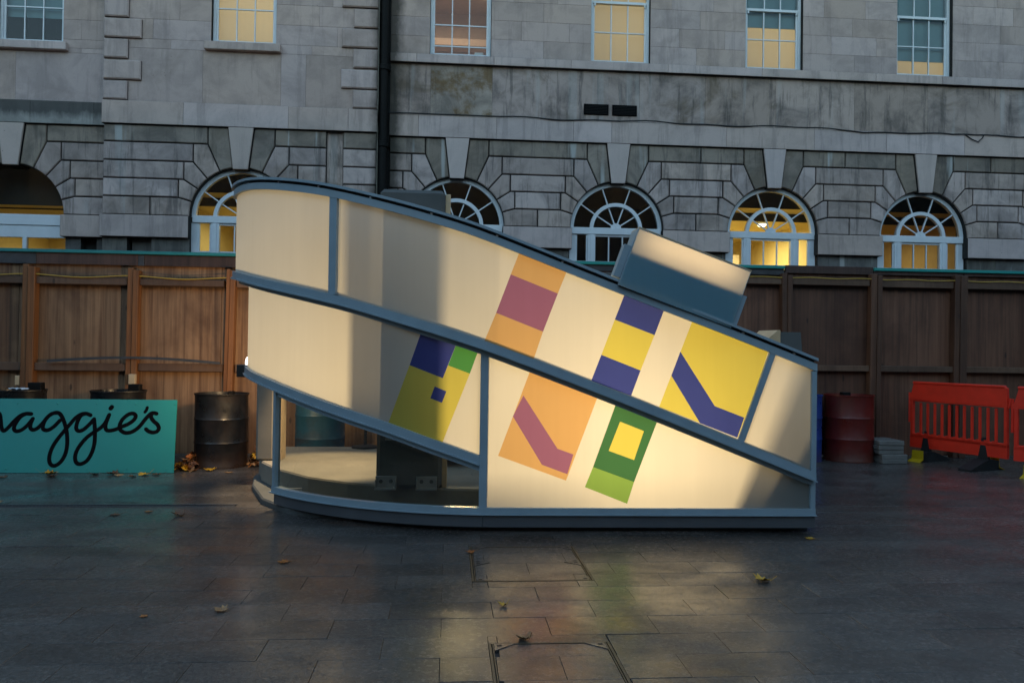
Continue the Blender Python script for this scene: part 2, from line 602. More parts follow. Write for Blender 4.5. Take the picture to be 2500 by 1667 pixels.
M['drum_black'] = drum_mat('drum_black', (0.008, 0.008, 0.009), 0.15, 0.3)
M['drum_red'] = drum_mat('drum_red', (0.13, 0.012, 0.008), 0.45)
M['drum_blue'] = drum_mat('drum_blue', (0.012, 0.05, 0.24), 0.12)
M['drum_teal'] = drum_mat('drum_teal', (0.02, 0.09, 0.14), 0.5, 0.4)
M['barrier_red'] = plain('barrier_red', (0.80, 0.028, 0.008), 0.5, var=0.12, scale=5, bump=0.1)
M['foot_black'] = plain('foot_black', (0.010, 0.010, 0.010), 0.7, var=0.3, bump=0.3)
M['yellow_plastic'] = plain('yellow_plastic', (0.55, 0.36, 0.01), 0.4, var=0.15)
M['slab_stone'] = plain('slab_stone', (0.17, 0.165, 0.15), 0.75, var=0.25, scale=6, bump=0.4)


def leaf_mat(name, c1, c2):
    t = NT(name)
    f = t.noise(t.rvec(), 22, 5, 0.6)
    t.base(t.mix(t.ramp(f, 0.35, 0.65), c1, c2), 0.5)
    return t.m


M['leaf_brown'] = leaf_mat('leaf_brown', (0.16, 0.065, 0.02), (0.06, 0.022, 0.01))
M['leaf_tan'] = leaf_mat('leaf_tan', (0.42, 0.24, 0.10), (0.20, 0.09, 0.035))
M['leaf_yellow'] = leaf_mat('leaf_yellow', (0.62, 0.36, 0.02), (0.38, 0.18, 0.012))
M['leaf_orange'] = leaf_mat('leaf_orange', (0.45, 0.15, 0.02), (0.22, 0.06, 0.012))
M['warm_wall'] = plain('warm_wall', (0.70, 0.58, 0.25), 0.8, var=0.05)
M['amber_wall'] = plain('amber_wall', (0.55, 0.40, 0.17), 0.8, var=0.06)
M['cream_wall'] = plain('cream_wall', (0.72, 0.62, 0.42), 0.8, var=0.05)
M['tan_wall'] = plain('tan_wall', (0.55, 0.44, 0.36), 0.8, var=0.06)
M['bulkhead'] = plain('bulkhead', (0.03, 0.028, 0.026), 0.9, var=0.1)
M['blind_warm'] = translucent('blind_warm', (0.30, 0.28, 0.25), (0.92, 0.82, 0.58), 0.6, 0.01)
M['blind_teal'] = plain('blind_teal', (0.19, 0.31, 0.35), 0.8, var=0.06, scale=3)
M['vent_black'] = plain('vent_black', (0.004, 0.004, 0.005), 0.8, var=0.2, spec=0.05)


def emit(name, c, s):
    t = NT(name)
    t.n.remove(t.b)
    e = t.new('ShaderNodeEmission')
    e.inputs[0].default_value = (*c, 1)
    e.inputs[1].default_value = s
    t.set(t.out.inputs[0], e.outputs[0])
    return t.m


M['lamp_lens'] = emit('lamp_lens', (1.0, 0.86, 0.55), 1.2)
M['lamp_white'] = emit('lamp_white', (1.0, 0.93, 0.75), 1.0)


def area_light(name, loc, rot, size, power, color, parent=None, size_y=None, spread=None):
    d = bpy.data.lights.new(name, 'AREA')
    d.energy = power
    d.color = color
    d.size = size
    if size_y:
        d.shape = 'RECTANGLE'
        d.size_y = size_y
    if spread:
        d.spread = spread
    o = bpy.data.objects.new(name, d)
    o.location = Vector(loc) - (world_loc(parent) if parent else Vector((0, 0, 0)))
    o.rotation_euler = rot
    return link(o, parent)


# ------------------------------------------------------------------ the ground
ground = mesh('ground', [(-60, -30, -0.012), (60, -30, -0.012), (60, 60, -0.012), (-60, 60, -0.012)], [(0, 1, 2, 3)], M['grout'])
tag(ground, kind='structure')
paving = empty('paving')
tag(paving, kind='structure')
Y_FAR = 4.08 + 0.26 * 12             # beyond this row the slabs are too thin to tell apart
HATCH = [(0.157, 0.905, 4.715, 5.545), (0.205, 0.790, 2.80, 3.725)]     # two recessed access covers (x0, x1, y0, y1)


def slab(x0, x1, y0, y1, parent, name='paving_slab', z=None):
    g, c = 0.0007, 0.0015
    z = z if z is not None else random.gauss(0, 0.0007)
    tx, ty = random.gauss(0, 0.0012), random.gauss(0, 0.0012)
    xm, ym = (x0 + x1) / 2, (y0 + y1) / 2
    rings = []
    for d, zz in ((g + c, 0.0), (g, -c), (g, -0.035)):
        rings.append([(x, y, z + zz + tx * (x - xm) + ty * (y - ym)) for x, y in ((x0 + d, y0 + d), (x1 - d, y0 + d), (x1 - d, y1 - d), (x0 + d, y1 - d))])
    v = [p for r_ in rings for p in r_]
    f = [(0, 1, 2, 3)]
    for k in range(2):
        for j in range(4):
            f.append((k * 4 + j, k * 4 + 4 + j, k * 4 + 4 + (j + 1) % 4, k * 4 + (j + 1) % 4))
    return mesh(name, v, f, M['paving'], parent)


def cut_x(x0, x1, y0, y1):
    """what remains of a slab once the access covers are taken out"""
    out = [(x0, x1, y0, y1)]
    for (a, b, c, d) in HATCH:
        nxt = []
        for (p, q, r_, s_) in out:
            if q <= a or p >= b or s_ <= c or r_ >= d:
                nxt.append((p, q, r_, s_))
                continue
            if p < a:
                nxt.append((p, a, r_, s_))
            if q > b:
                nxt.append((b, q, r_, s_))
            if r_ < c:
                nxt.append((max(p, a), min(q, b), r_, c))
            if s_ > d:
                nxt.append((max(p, a), min(q, b), d, s_))
        out = nxt
    return [o for o in out if o[1] - o[0] > 0.02 and o[3] - o[2] > 0.02]


n_slab = 0
for k in range(-7, 12):
    y0 = 4.08 + 0.26 * k
    y1 = y0 + 0.26
    ph = -1.385 if k % 2 == 0 else -1.385 + 0.2725
    half = 0.70 * y1
    for i in range(-12, 14):
        x0 = ph + 0.545 * i
        x1 = x0 + 0.545
        if x1 < 0.08 * y1 - half - 0.2 or x0 > 0.08 * y1 + half + 0.2:
            continue
        for q in cut_x(x0, x1, y0, y1):
            slab(*q, paving)
            n_slab += 1
far = MB()
far.add([(-60, Y_FAR, 0), (60, Y_FAR, 0), (60, 60, 0), (-60, 60, 0)], [(0, 1, 2, 3)])
far.add([(-60, -30, 0), (60, -30, 0), (60, 4.08 - 0.26 * 7, 0), (-60, 4.08 - 0.26 * 7, 0)], [(0, 1, 2, 3)])
yb0, yb1 = 4.08 - 0.26 * 7, Y_FAR
far.add([(-60, yb0, -0.001), (-4.9, yb0, -0.001), (-4.9, yb1, -0.001), (-60, yb1, -0.001)], [(0, 1, 2, 3)])
far.add([(6.3, yb0, -0.001), (60, yb0, -0.001), (60, yb1, -0.001), (6.3, yb1, -0.001)], [(0, 1, 2, 3)])
far.build('far_paving', M['paving_far'], paving)['kind'] = 'stuff'

# recessed access covers: brass frame, corner plates with key holes, paving laid inside
for hi, (a, b, c, d) in enumerate(HATCH):
    hc = empty('access_cover', ((a + b) / 2, c, 0))
    tag(hc, ['wide brass-framed access cover in the paving just before the pavilion', 'brass-framed access cover cut by the bottom edge of the picture'][hi], 'access cover', 'recessed access covers')
    fr = MB()
    w = 0.014
    for (p, q, r_, s_) in ((a, a + w, c, d), (b - w, b, c, d), (a + w, b - w, c, c + w), (a + w, b - w, d - w, d)):
        fr.box(p + 0.001, q - 0.001, r_ + 0.001, s_ - 0.001, -0.03, 0.002)
    fr.box(a + w + 0.004, a + w + 0.010, c + w, d - w, -0.03, 0.0015)
    fr.box(b - w - 0.010, b - w - 0.004, c + w, d - w, -0.03, 0.0015)
    fr.build('cover_frame', M['brass'], hc)
    ia, ib, ic, id_ = a + w + 0.012, b - w - 0.012, c + w + 0.001, d - w - 0.001
    for k in range(-7, 12):
        y0 = max(4.08 + 0.26 * k, ic)
        y1 = min(4.08 + 0.26 * k + 0.26, id_)
        if y1 - y0 < 0.03:
            continue
        ph = -1.385 if k % 2 == 0 else -1.385 + 0.2725
        for i in range(0, 6):
            x0, x1 = max(ph + 0.545 * i, ia), min(ph + 0.545 * i + 0.545, ib)
            if x1 - x0 > 0.03:
                slab(x0, x1, y0, y1, hc, 'paving_slab')
    ymid = (ic + id_) / 2
    for (x, sx) in ((ia, 1), (ib, -1)):
        for (y, sy) in ((ic, 1), (id_, -1)) + (((ymid, 1), (ymid, -1)) if hi == 0 else ()):
            pl = MB()
            L = 0.10
            pl.add([(x, y, 0.0032), (x + sx * L, y, 0.0032), (x, y + sy * L * 0.8, 0.0032), (x, y, -0.01), (x + sx * L, y, -0.01), (x, y + sy * L * 0.8, -0.01)],
                   [(0, 1, 2), (0, 3, 4, 1), (1, 4, 5, 2), (2, 5, 3, 0)])
            plate = pl.build('corner_plate', M['paving'], hc)
            kh = MB()
            kh.box(x + sx * 0.025 - 0.011, x + sx * 0.025 + 0.011, y + sy * 0.022 - 0.006, y + sy * 0.022 + 0.006, 0.0005, 0.0042)
            kh.build('key_hole', M['vent_black'], plate)

# slot drain running across the yard on the left
drain = empty('slot_drain', (-3.2, 7.05, 0))
tag(drain, 'dark slotted steel drain channel running across the paving by the teal board', 'drain')
dm = MB()
for (y0, y1) in ((7.00, 7.012), (7.078, 7.09)):
    dm.box(-6.5, -1.85, y0, y1, -0.02, 0.004)
dm.build('channel_edge', M['steel_dark'], drain)
db = MB()
db.box(-6.5, -1.85, 7.012, 7.078, -0.011, 0.0012)
db.build('channel_bed', M['vent_black'], drain)
sm = MB()
x = -6.48
while x < -1.87:
    sm.add([(x, 7.012, 0.003), (x + 0.008, 7.012, 0.003), (x + 0.028, 7.078, 0.003), (x + 0.020, 7.078, 0.003)], [(0, 1, 2, 3)])
    x += 0.028
sm.build('slats', M['steel_dark'], drain)['kind'] = 'stuff'

# the other ranges of the courtyard, behind the camera and to its sides
cw = MB()
cw.box(-24, 26, -17.0, -16.0, 0, 11.5)
cw.box(-25, -24, -17.0, 16.0, 0, 11.5)
cw.box(26, 27, -17.0, 16.0, 0, 11.5)
tag(cw.build('courtyard_wall', plain('courtyard_stone', (0.10, 0.105, 0.11), 0.85, var=0.3, scale=1.2)), kind='structure')

# ------------------------------------------------------------------ the stone building
WY = 15.0                    # face of the main wall
CY = 14.8                    # face of the projecting centre section
ZS, ZB0, ZB1, ZF, ZW = 3.80, 5.46, 5.88, 6.875, 7.04
bld = empty('stone_building', (0, WY, 0))
tag(bld, 'grey weathered stone building with arched ground floor windows behind the fence', 'building')


def block(poly, y, mat, name='stone_block', gap=0.0125, cham=0.012, depth=0.04, back=0.34, parent=None):
    poly = ccw(poly)
    n = len(poly)
    rings = [(inset(poly, gap + cham), y), (inset(poly, gap), y + cham), (inset(poly, gap), y + depth), (inset(poly, 0.0005), y + depth), (inset(poly, 0.0005), y + back)]
    v, f, k = [], [], []
    for pts, yy in rings:
        v += [(p[0], yy, p[1]) for p in pts]
    f.append(tuple(range(n)))
    k.append(0)
    for r_ in range(4):
        for j in range(n):
            f.append((r_ * n + j, (r_ + 1) * n + j, (r_ + 1) * n + (j + 1) % n, r_ * n + (j + 1) % n))
            k.append(1 if r_ >= 2 else 0)
    return mesh(name, v, f, [mat, M['joint']], parent or bld, fmat=k)


def flat_block(x0, x1, z0, z1, y, mat, name='stone_block', gap=0.0016, cham=0.002, back=0.3):
    return block([(x0, z0), (x1, z0), (x1, z1), (x0, z1)], y, mat, name, gap, cham, 0.006, back)


AR = 0.92
J = [1.66, 1.34, 1.00, 0.67, 0.335, -0.01]
B = [0.23, 0.61, 0.87, 1.035, 1.126]


def ang(p):
    return math.atan2(p[1], p[0])


A_HIT = [math.acos(0.14 / AR)] + [ang((B[k], J[k])) for k in range(1, 5)]


def arc(a0, a1, r=AR, n=6):
    return [(r * math.cos(a0 + (a1 - a0) * i / n), r * math.sin(a0 + (a1 - a0) * i / n)) for i in range(n + 1)]


def voussoirs(cx, y, sides, lims):
    """the five stepped voussoirs each side of an arch; lims = how far the lowest one runs (x) on each side"""
    for s, lim in zip(sides, lims):
        def tr(pts):
            return [(cx + s * p[0], ZS + p[1]) for p in pts]
        block(tr([(B[0], J[0]), (B[1], J[0]), (B[1], J[1])] + arc(A_HIT[1], A_HIT[0])), y, M['stone_top'], 'voussoir')
        for k in range(2, 5):
            block(tr([(B[k - 1], J[k - 1]), (B[k], J[k - 1]), (B[k], J[k])] + arc(A_HIT[k], A_HIT[k - 1])), y, M['stone_rustic'], 'voussoir')
        block(tr([(B[4], J[4]), (lim, J[4]), (lim, J[5]), (AR, J[5])] + arc(0.0, A_HIT[4], n=4)), y, M['stone_rustic'], 'voussoir')


def keystone(cx, y):
    block([(cx - 0.135, 4.68), (cx + 0.135, 4.68), (cx + 0.23, ZB0 - 0.002), (cx - 0.23, ZB0 - 0.002)], y - 0.055, M['stone_key'], 'keystone', 0.002, 0.006, 0.04, 0.40)


def courses(xa, xb, y, offa=True, offb=True, mats=None):
    """the four upper courses between two arches (or between an arch and a corner)"""
    for k in range(1, 5):
        x0 = xa + (B[k] if offa else 0)
        x1 = xb - (B[k] if offb else 0)
        z0, z1 = ZS + J[k], ZS + J[k - 1]
        mt = M['stone_top'] if k == 1 else M['stone_rustic']
        cuts = [x0, x1]
        if x1 - x0 > 1.5 and k == 1 and random.random() < 0.6:
            cuts = [x0, x0 + (x1 - x0) * random.uniform(0.3, 0.7), x1]
        for a, b in zip(cuts, cuts[1:]):
            block([(a, z0), (b, z0), (b, z1), (a, z1)], y, mt)


ARCH = [0.10, 3.245, 6.395, 9.545, 12.69, 15.835]
XR0, XR1 = -1.20, 17.4
for i, cx in enumerate(ARCH):
    lo = (ARCH[i - 1] + cx) / 2 if i else XR0
    hi_ = (ARCH[i + 1] + cx) / 2 if i < len(ARCH) - 1 else XR1
    voussoirs(cx, WY, (-1, 1), (cx - lo, hi_ - cx))
    keystone(cx, WY)
    if i < len(ARCH) - 1:
        courses(cx, ARCH[i + 1], WY)
courses(XR0, ARCH[0], WY, offa=False)
# impost blocks on the piers and the sooty pier below them
edges = [XR0] + [q for cx in ARCH for q in (cx - AR, cx + AR)] + [XR1]
for a, b in zip(edges[0::2], edges[1::2]):
    if b - a > 0.1:
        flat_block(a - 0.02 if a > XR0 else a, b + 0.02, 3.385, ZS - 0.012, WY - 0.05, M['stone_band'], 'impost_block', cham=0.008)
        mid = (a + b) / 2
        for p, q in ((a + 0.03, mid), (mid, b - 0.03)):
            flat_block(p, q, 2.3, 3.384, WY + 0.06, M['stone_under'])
CA = -3.91
LA = -8.09
LB, XL = LA - 3.145, -12.8
XC0, XC1 = -6.39, -1.42
voussoirs(CA, CY, (-1, 1), (1.63, -2.35 - CA))
keystone(CA, CY)
courses(XC0, CA, CY, offa=False)
block([(XC0, ZS + J[5]), (CA - 1.63, ZS + J[5]), (CA - 1.63, ZS + J[4]), (XC0, ZS + J[4])], CY, M['stone_rustic'])
courses(CA, -2.35, CY, offb=False)
for k in range(1, 6):
    block([(-2.05, ZS + J[k]), (XC1, ZS + J[k]), (XC1, ZS + J[k - 1]), (-2.05, ZS + J[k - 1])], CY, M['stone_top'] if k == 1 else M['stone_rustic'])
flat_block(-2.35, -2.05, 3.0, ZB0, CY + 0.07, M['stone_frieze'], 'recessed_strip')
flat_block(XC0 - 0.02, CA - AR + 0.0, 3.385, ZS - 0.012, CY - 0.05, M['stone_band'], 'impost_block', cham=0.008)
flat_block(CA + AR, -2.06, 3.385, ZS - 0.012, CY - 0.05, M['stone_band'], 'impost_block', cham=0.008)
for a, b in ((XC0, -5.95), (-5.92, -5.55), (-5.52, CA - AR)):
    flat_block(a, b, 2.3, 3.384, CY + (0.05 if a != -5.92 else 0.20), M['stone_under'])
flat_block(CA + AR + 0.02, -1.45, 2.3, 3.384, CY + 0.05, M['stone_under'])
voussoirs(LA, WY, (-1, 1), (1.5725, XC0 - LA))
voussoirs(LB, WY, (-1, 1), (LB - XL, 1.5725))
keystone(LB, WY)
courses(LB, LA, WY)
keystone(LA, WY)
courses(LA, XC0, WY, offb=False)
courses(XL, LB, WY, offa=False)
for a, b in ((XL, LB - AR + 0.02), (LB + AR - 0.02, LA - AR + 0.02)):
    flat_block(a, b, 3.385, ZS - 0.012, WY - 0.05, M['stone_band'], 'impost_block', cham=0.008)
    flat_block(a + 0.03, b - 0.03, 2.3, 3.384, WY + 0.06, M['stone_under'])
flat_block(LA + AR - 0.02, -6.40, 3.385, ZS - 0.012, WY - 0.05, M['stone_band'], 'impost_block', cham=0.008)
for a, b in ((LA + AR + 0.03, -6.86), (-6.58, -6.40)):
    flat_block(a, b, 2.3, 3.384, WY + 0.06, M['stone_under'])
flat_block(-6.85, -6.59, 2.3, 3.384, WY + 0.22, M['joint'])


def row(xs, z0, z1, y, mat, name='stone_block', **kw):
    for a, b in zip(xs, xs[1:]):
        flat_block(a, b, z0, z1, y, mat, name, **kw)


# plat band and frieze
row([XR0, -0.65, 0.85, 2.35, 3.1, 5.4, 7.2, 8.7, 10.35, 12.1, 13.9, 15.6, XR1], ZB0, ZB1, WY - 0.06, M['stone_band'], cham=0.006)
row([XC0 - 0.01, -4.95, -3.05, -1.95, XC1 + 0.01], ZB0, ZB1, CY - 0.06, M['stone_band'], cham=0.006)
row([XL, -11.2, -9.5, -7.75, -6.62, -6.402], ZB0, ZB1, WY - 0.06, M['stone_band_sooty'], cham=0.006)
t_fr = [XR0, -0.43, 0.76, 2.5, 3.66, 4.98, 6.42, 8.05, 9.6, 11.15, 12.6, 14.2, 15.8, XR1]
row(t_fr[2:], ZB1, ZF, WY, M['stone_frieze'])
row(t_fr[:2], ZB1, ZF, WY, M['stone_frieze'])
row(t_fr[1:3], ZB1, ZF, WY, M['stone_seeped'])
row([XR0, -0.70, 0.78, 2.28, 4.2, 6.1, 8.45, 9.85, 11.8, 13.7, 15.5, XR1], ZF, ZW, WY - 0.09, M['stone_band'], 'string_course', cham=0.008)
row([XC0, -4.63, -3.21, -2.75, XC1], ZB1, ZF, CY, M['stone_wall'])
row([XL, -11.3, -9.7, -8.05, -6.402], ZB1, 6.80, WY, M['stone_wall'])
# the brown seepage stain on the frieze stone beneath the first window
WW = 0.59
WINS = [0.135, 3.27, 6.38, 9.53, 12.68, 15.82]


def ashlar(x0, x1, zs, y, cuts):
    for i, (a, b) in enumerate(zip(zs, zs[1:])):
        xs = [x0] + [x0 + (x1 - x0) * c for c in cuts[i % len(cuts)]] + [x1]
        row(xs, a, b, y, M['stone_wall'])


ZR = [ZW + 0.3705 * i for i in range(8)]
xs = [XR0] + [q for c in WINS for q in (c - WW, c + WW)] + [XR1]
for j, (a, b) in enumerate(zip(xs[0::2], xs[1::2])):
    wide = b - a > 1.2
    ashlar(a, b, ZR, WY, [[0.5 + random.uniform(-.05, .05)], [0.3, 0.78], [0.52], [0.22, 0.66], [0.48]] if wide else [[]])
ZC = [ZF, 7.05, 7.42, 7.80, 8.17, 8.54, 8.91, 9.28, 9.65]
CW = -3.90
ashlar(XC0, CW - WW, ZC, CY, [[0.62], [0.45], [0.7], [0.5]])
ashlar(CW + WW, XC1, ZC, CY, [[0.35], [0.6], [0.42], [0.55]])
flat_block(CW - WW, CW + WW, ZF, 6.98, CY, M['stone_wall'])
LW = -7.81
ashlar(LW + WW, -6.402, [6.80, 6.89, 7.05, 7.42, 7.80, 8.17, 8.54, 8.91, 9.28, 9.65], WY, [[0.4], []])
ashlar(XL, LW - WW, [6.80, 7.05, 7.42, 7.80, 8.17, 8.54, 8.91, 9.28, 9.65], WY, [[0.25, 0.5, 0.75], [0.12, 0.38, 0.62, 0.88]])
flat_block(LW - WW, LW + WW, 6.80, 6.98, WY, M['stone_wall'])
# quoins
for k, (z0, z1) in enumerate(((5.90, 6.24), (6.27, 6.62), (6.66, 7.01), (7.04, 7.39), (7.42, 7.77), (7.80, 8.15), (8.18, 8.53), (8.56, 8.91), (8.94, 9.29), (9.32, 9.65))):
    wq = 0.43 if k % 2 == 0 else 0.665
    block([(XC0 - 0.002, z0), (XC0 + wq, z0), (XC0 + wq, z1), (XC0 - 0.002, z1)], CY - 0.06, M['stone_wall'], 'quoin', 0.0, 0.022, 0.03, 0.06)
    wq = 0.455 if k % 2 == 0 else 0.675
    block([(XC1 - wq, z0), (XC1 + 0.002, z0), (XC1 + 0.002, z1), (XC1 - wq, z1)], CY - 0.06, M['stone_wall'], 'quoin', 0.0, 0.022, 0.03, 0.06)
for (cx, y, z0) in ((CW, CY, 6.878), (LW, WY, 6.82)):
    s = MB()
    s.box(cx - 0.69, cx + 0.69, y - 0.11, y + 0.2, z0, z0 + 0.145, 0.008)
    s.build('window_sill', M['stone_band'], bld)
# solid backing so that no light leaks through the joints, and the return of the centre section
bk = MB()
for a, b in ((XR0 - 0.3, ARCH[0] - AR - 0.02), (ARCH[0] + AR + .02, ARCH[1] - AR - .02), (ARCH[1] + AR + .02, ARCH[2] - AR - .02), (ARCH[2] + AR + .02, ARCH[3] - AR - .02),
             (ARCH[3] + AR + .02, ARCH[4] - AR - .02), (ARCH[4] + AR + .02, ARCH[5] - AR - .02), (ARCH[5] + AR + .02, 26.0), (-24.0, LB - AR - .02), (LB + AR + .02, LA - AR - .02), (-2.98, XC1), (XC0 + 0.02, CA - AR - .02), (LA + AR + .02, XC0 - 0.02)):
    bk.box(a, b, WY + 0.345, WY + 0.40, 0.0, ZB0)
bk.box(XL, XR1, WY + 0.345, WY + 0.40, 4.74, ZW - 0.04)
bk.box(XL, XR1, WY + 0.2, WY + 0.34, 0.0, 2.3)
bk.build('wall_core', M['joint'], bld)
ex = MB()
ex.box(XR1 + 0.002, 26.0, WY + 0.02, WY + 0.34, 0, 9.65)
ex.box(-24.0, XL - 0.002, WY + 0.02, WY + 0.34, 0, 9.65)
ex.build('plain_wall', M['stone_frieze'], bld)
rt = MB()
rt.box(XC0 + 0.004, XC0 + 0.30, CY + 0.14, WY + 0.1, 0, 9.65)
rt.box(XC1 - 0.30, XC1 - 0.006, CY + 0.14, WY + 0.3, 0, 9.65)
rt.build('wall_return', M['stone_frieze'], bld)

# --- windows
YF = WY + 0.13


def ring(mb, r0, r1, y0, y1, a0=0.0, a1=math.pi, n=28, cx=0.0, cz=0.0):
    v, f = [], []
    for i in range(n + 1):
        a = a0 + (a1 - a0) * i / n
        for r_, y in ((r0, y0), (r1, y0), (r1, y1), (r0, y1)):
            v.append((cx + r_ * math.cos(a), y, cz + r_ * math.sin(a)))
    for i in range(n):
        for j in range(4):
            f.append((i * 4 + j, i * 4 + (j + 1) % 4, i * 4 + 4 + (j + 1) % 4, i * 4 + 4 + j))
    f += [(0, 3, 2, 1), (n * 4, n * 4 + 1, n * 4 + 2, n * 4 + 3)]
    mb.add(v, f)


def bar(mb, p, q, w, y0, y1):
    p, q = Vector(p), Vector(q)
    d = (q - p).normalized()
    nn = Vector((-d.y, d.x)) * w / 2
    c = [p - nn, q - nn, q + nn, p + nn]
    v = [(a.x, y0, a.y) for a in c] + [(a.x, y1, a.y) for a in c]
    mb.add(v, [(3, 2, 1, 0), (4, 5, 6, 7), (0, 1, 5, 4), (1, 2, 6, 5), (2, 3, 7, 6), (3, 0, 4, 7)])


def sector(r0, r1, a0, a1, cx, cz, y, parent, n=7):
    v = [(cx + r1 * math.cos(a0 + (a1 - a0) * i / n), y, cz + r1 * math.sin(a0 + (a1 - a0) * i / n)) for i in range(n + 1)]
    v += [(cx + r0 * math.cos(a1 + (a0 - a1) * i / n), y, cz + r0 * math.sin(a1 + (a0 - a1) * i / n)) for i in range(n + 1)]
    return mesh('pane', v, [tuple(range(len(v)))], M['glass'], parent)


def rect_pane(x0, x1, z0, z1, y, parent):
    return mesh('pane', [(x0, y, z0), (x1, y, z0), (x1, y, z1), (x0, y, z1)], [(0, 1, 2, 3)], M['glass'], parent)


def fan_window(cx, yf):
    w = MB()
    zc = ZS
    ring(w, 0.845, AR + 0.03, yf, yf + 0.09, cx=cx, cz=zc)
    ring(w, 0.455, 0.525, yf - 0.02, yf + 0.07, cx=cx, cz=zc, n=24)
    ring(w, 0.02, 0.105, yf - 0.01, yf + 0.05, cx=cx, cz=zc + 0.02, n=12)
    w.box(cx - 0.90, cx + 0.90, yf - 0.03, yf + 0.09, zc - 0.105, zc + 0.03, 0.008)
    for s in (-1, 1):
        w.box(*(sorted((cx + s * 0.41, cx + s * 0.56))), yf - 0.02, yf + 0.08, 2.2, zc - 0.106, 0.006)
        w.box(*(sorted((cx + s * 0.455, cx + s * 0.515))), yf - 0.035, yf - 0.02, 2.2, zc - 0.106, 0.004)
        w.box(*(sorted((cx + s * 0.80, cx + s * 0.93))), yf, yf + 0.09, 2.2, zc - 0.106, 0.006)
    win = w.build('arched_window', M['white_paint'], bld)
    auto_smooth(win)
    aa = [math.radians(x_) for x_ in (0, 35, 71, 109, 145, 180)]
    for a in aa[1:5]:
        g = MB()
        d = (math.cos(a), math.sin(a))
        bar(g, (cx + d[0] * 0.52, zc + d[1] * 0.52), (cx + d[0] * 0.85, zc + d[1] * 0.85), 0.022, yf + 0.01, yf + 0.05)
        bar(g, (cx + d[0] * 0.09, zc + 0.02 + d[1] * 0.09), (cx + d[0] * 0.46, zc + d[1] * 0.46), 0.022, yf + 0.005, yf + 0.045)
        g.build('glazing_bar', M['white_paint'], win)
    for a0, a1 in zip(aa, aa[1:]):
        sector(0.525, 0.845, a0, a1, cx, zc, yf + 0.032, win)
        sector(0.105, 0.455, a0, a1, cx, zc, yf + 0.030, win)
    zt = zc - 0.106
    for x in (-0.137, 0.137):
        g = MB()
        bar(g, (cx + x, 2.2), (cx + x, zt), 0.022, yf + 0.01, yf + 0.045)
        g.build('glazing_bar', M['white_paint'], win)
    g = MB()
    for a, b in ((-0.80, -0.56), (-0.41, 0.41), (0.56, 0.80)):
        bar(g, (cx + a, 3.16), (cx + b, 3.16), 0.024, yf + 0.012, yf + 0.043)
    g.build('glazing_bar', M['white_paint'], win)
    g = MB()
    for a, b in ((-0.80, -0.56), (0.56, 0.80)):
        w0 = cx + a
        g.box(w0 + 0.0, w0 + 0.03, yf + 0.01, yf + 0.05, 2.2, zt)
        g.box(cx + b - 0.03, cx + b, yf + 0.01, yf + 0.05, 2.2, zt)
    g.box(cx - 0.41, cx + 0.41, yf + 0.008, yf + 0.05, zt - 0.035, zt)
    g.build('sash', M['white_paint'], win)
    for x0, x1 in ((-0.80, -0.56), (-0.41, -0.148), (-0.126, 0.126), (0.148, 0.41), (0.56, 0.80)):
        for z0, z1 in ((2.2, 3.15), (3.17, zt)):
            rect_pane(cx + x0, cx + x1, z0, z1, yf + 0.030, win)
    return win


for cx in ARCH + [LB]:
    fan_window(cx, YF)
fan_window(CA, CY + 0.14)
# the far left arch has a wide timber fascia and a plain shop-like window
w = MB()
yl = WY + 0.10
w.box(LA - 0.92, LA + 1.02, yl, yl + 0.1, 3.60, 3.80, 0.006)
w.box(LA - 0.92, LA + 1.00, yl + 0.02, yl + 0.11, 3.37, 3.595, 0.006)
w.box(LA + 0.16, LA + 0.235, yl + 0.01, yl + 0.09, 2.2, 3.37, 0.005)
w.box(LA - 0.93, LA - 0.86, yl + 0.01, yl + 0.09, 2.2, 3.37, 0.005)
lw = w.build('arched_window', M['white_paint'], bld)
sector(0.0, 0.93, 0, math.pi, LA, ZS, yl + 0.06, lw, 20)
rect_pane(LA + 0.235, LA + 0.93, 2.2, 3.36, yl + 0.05, lw)
rect_pane(LA - 0.86, LA + 0.16, 2.2, 3.36, yl + 0.05, lw)


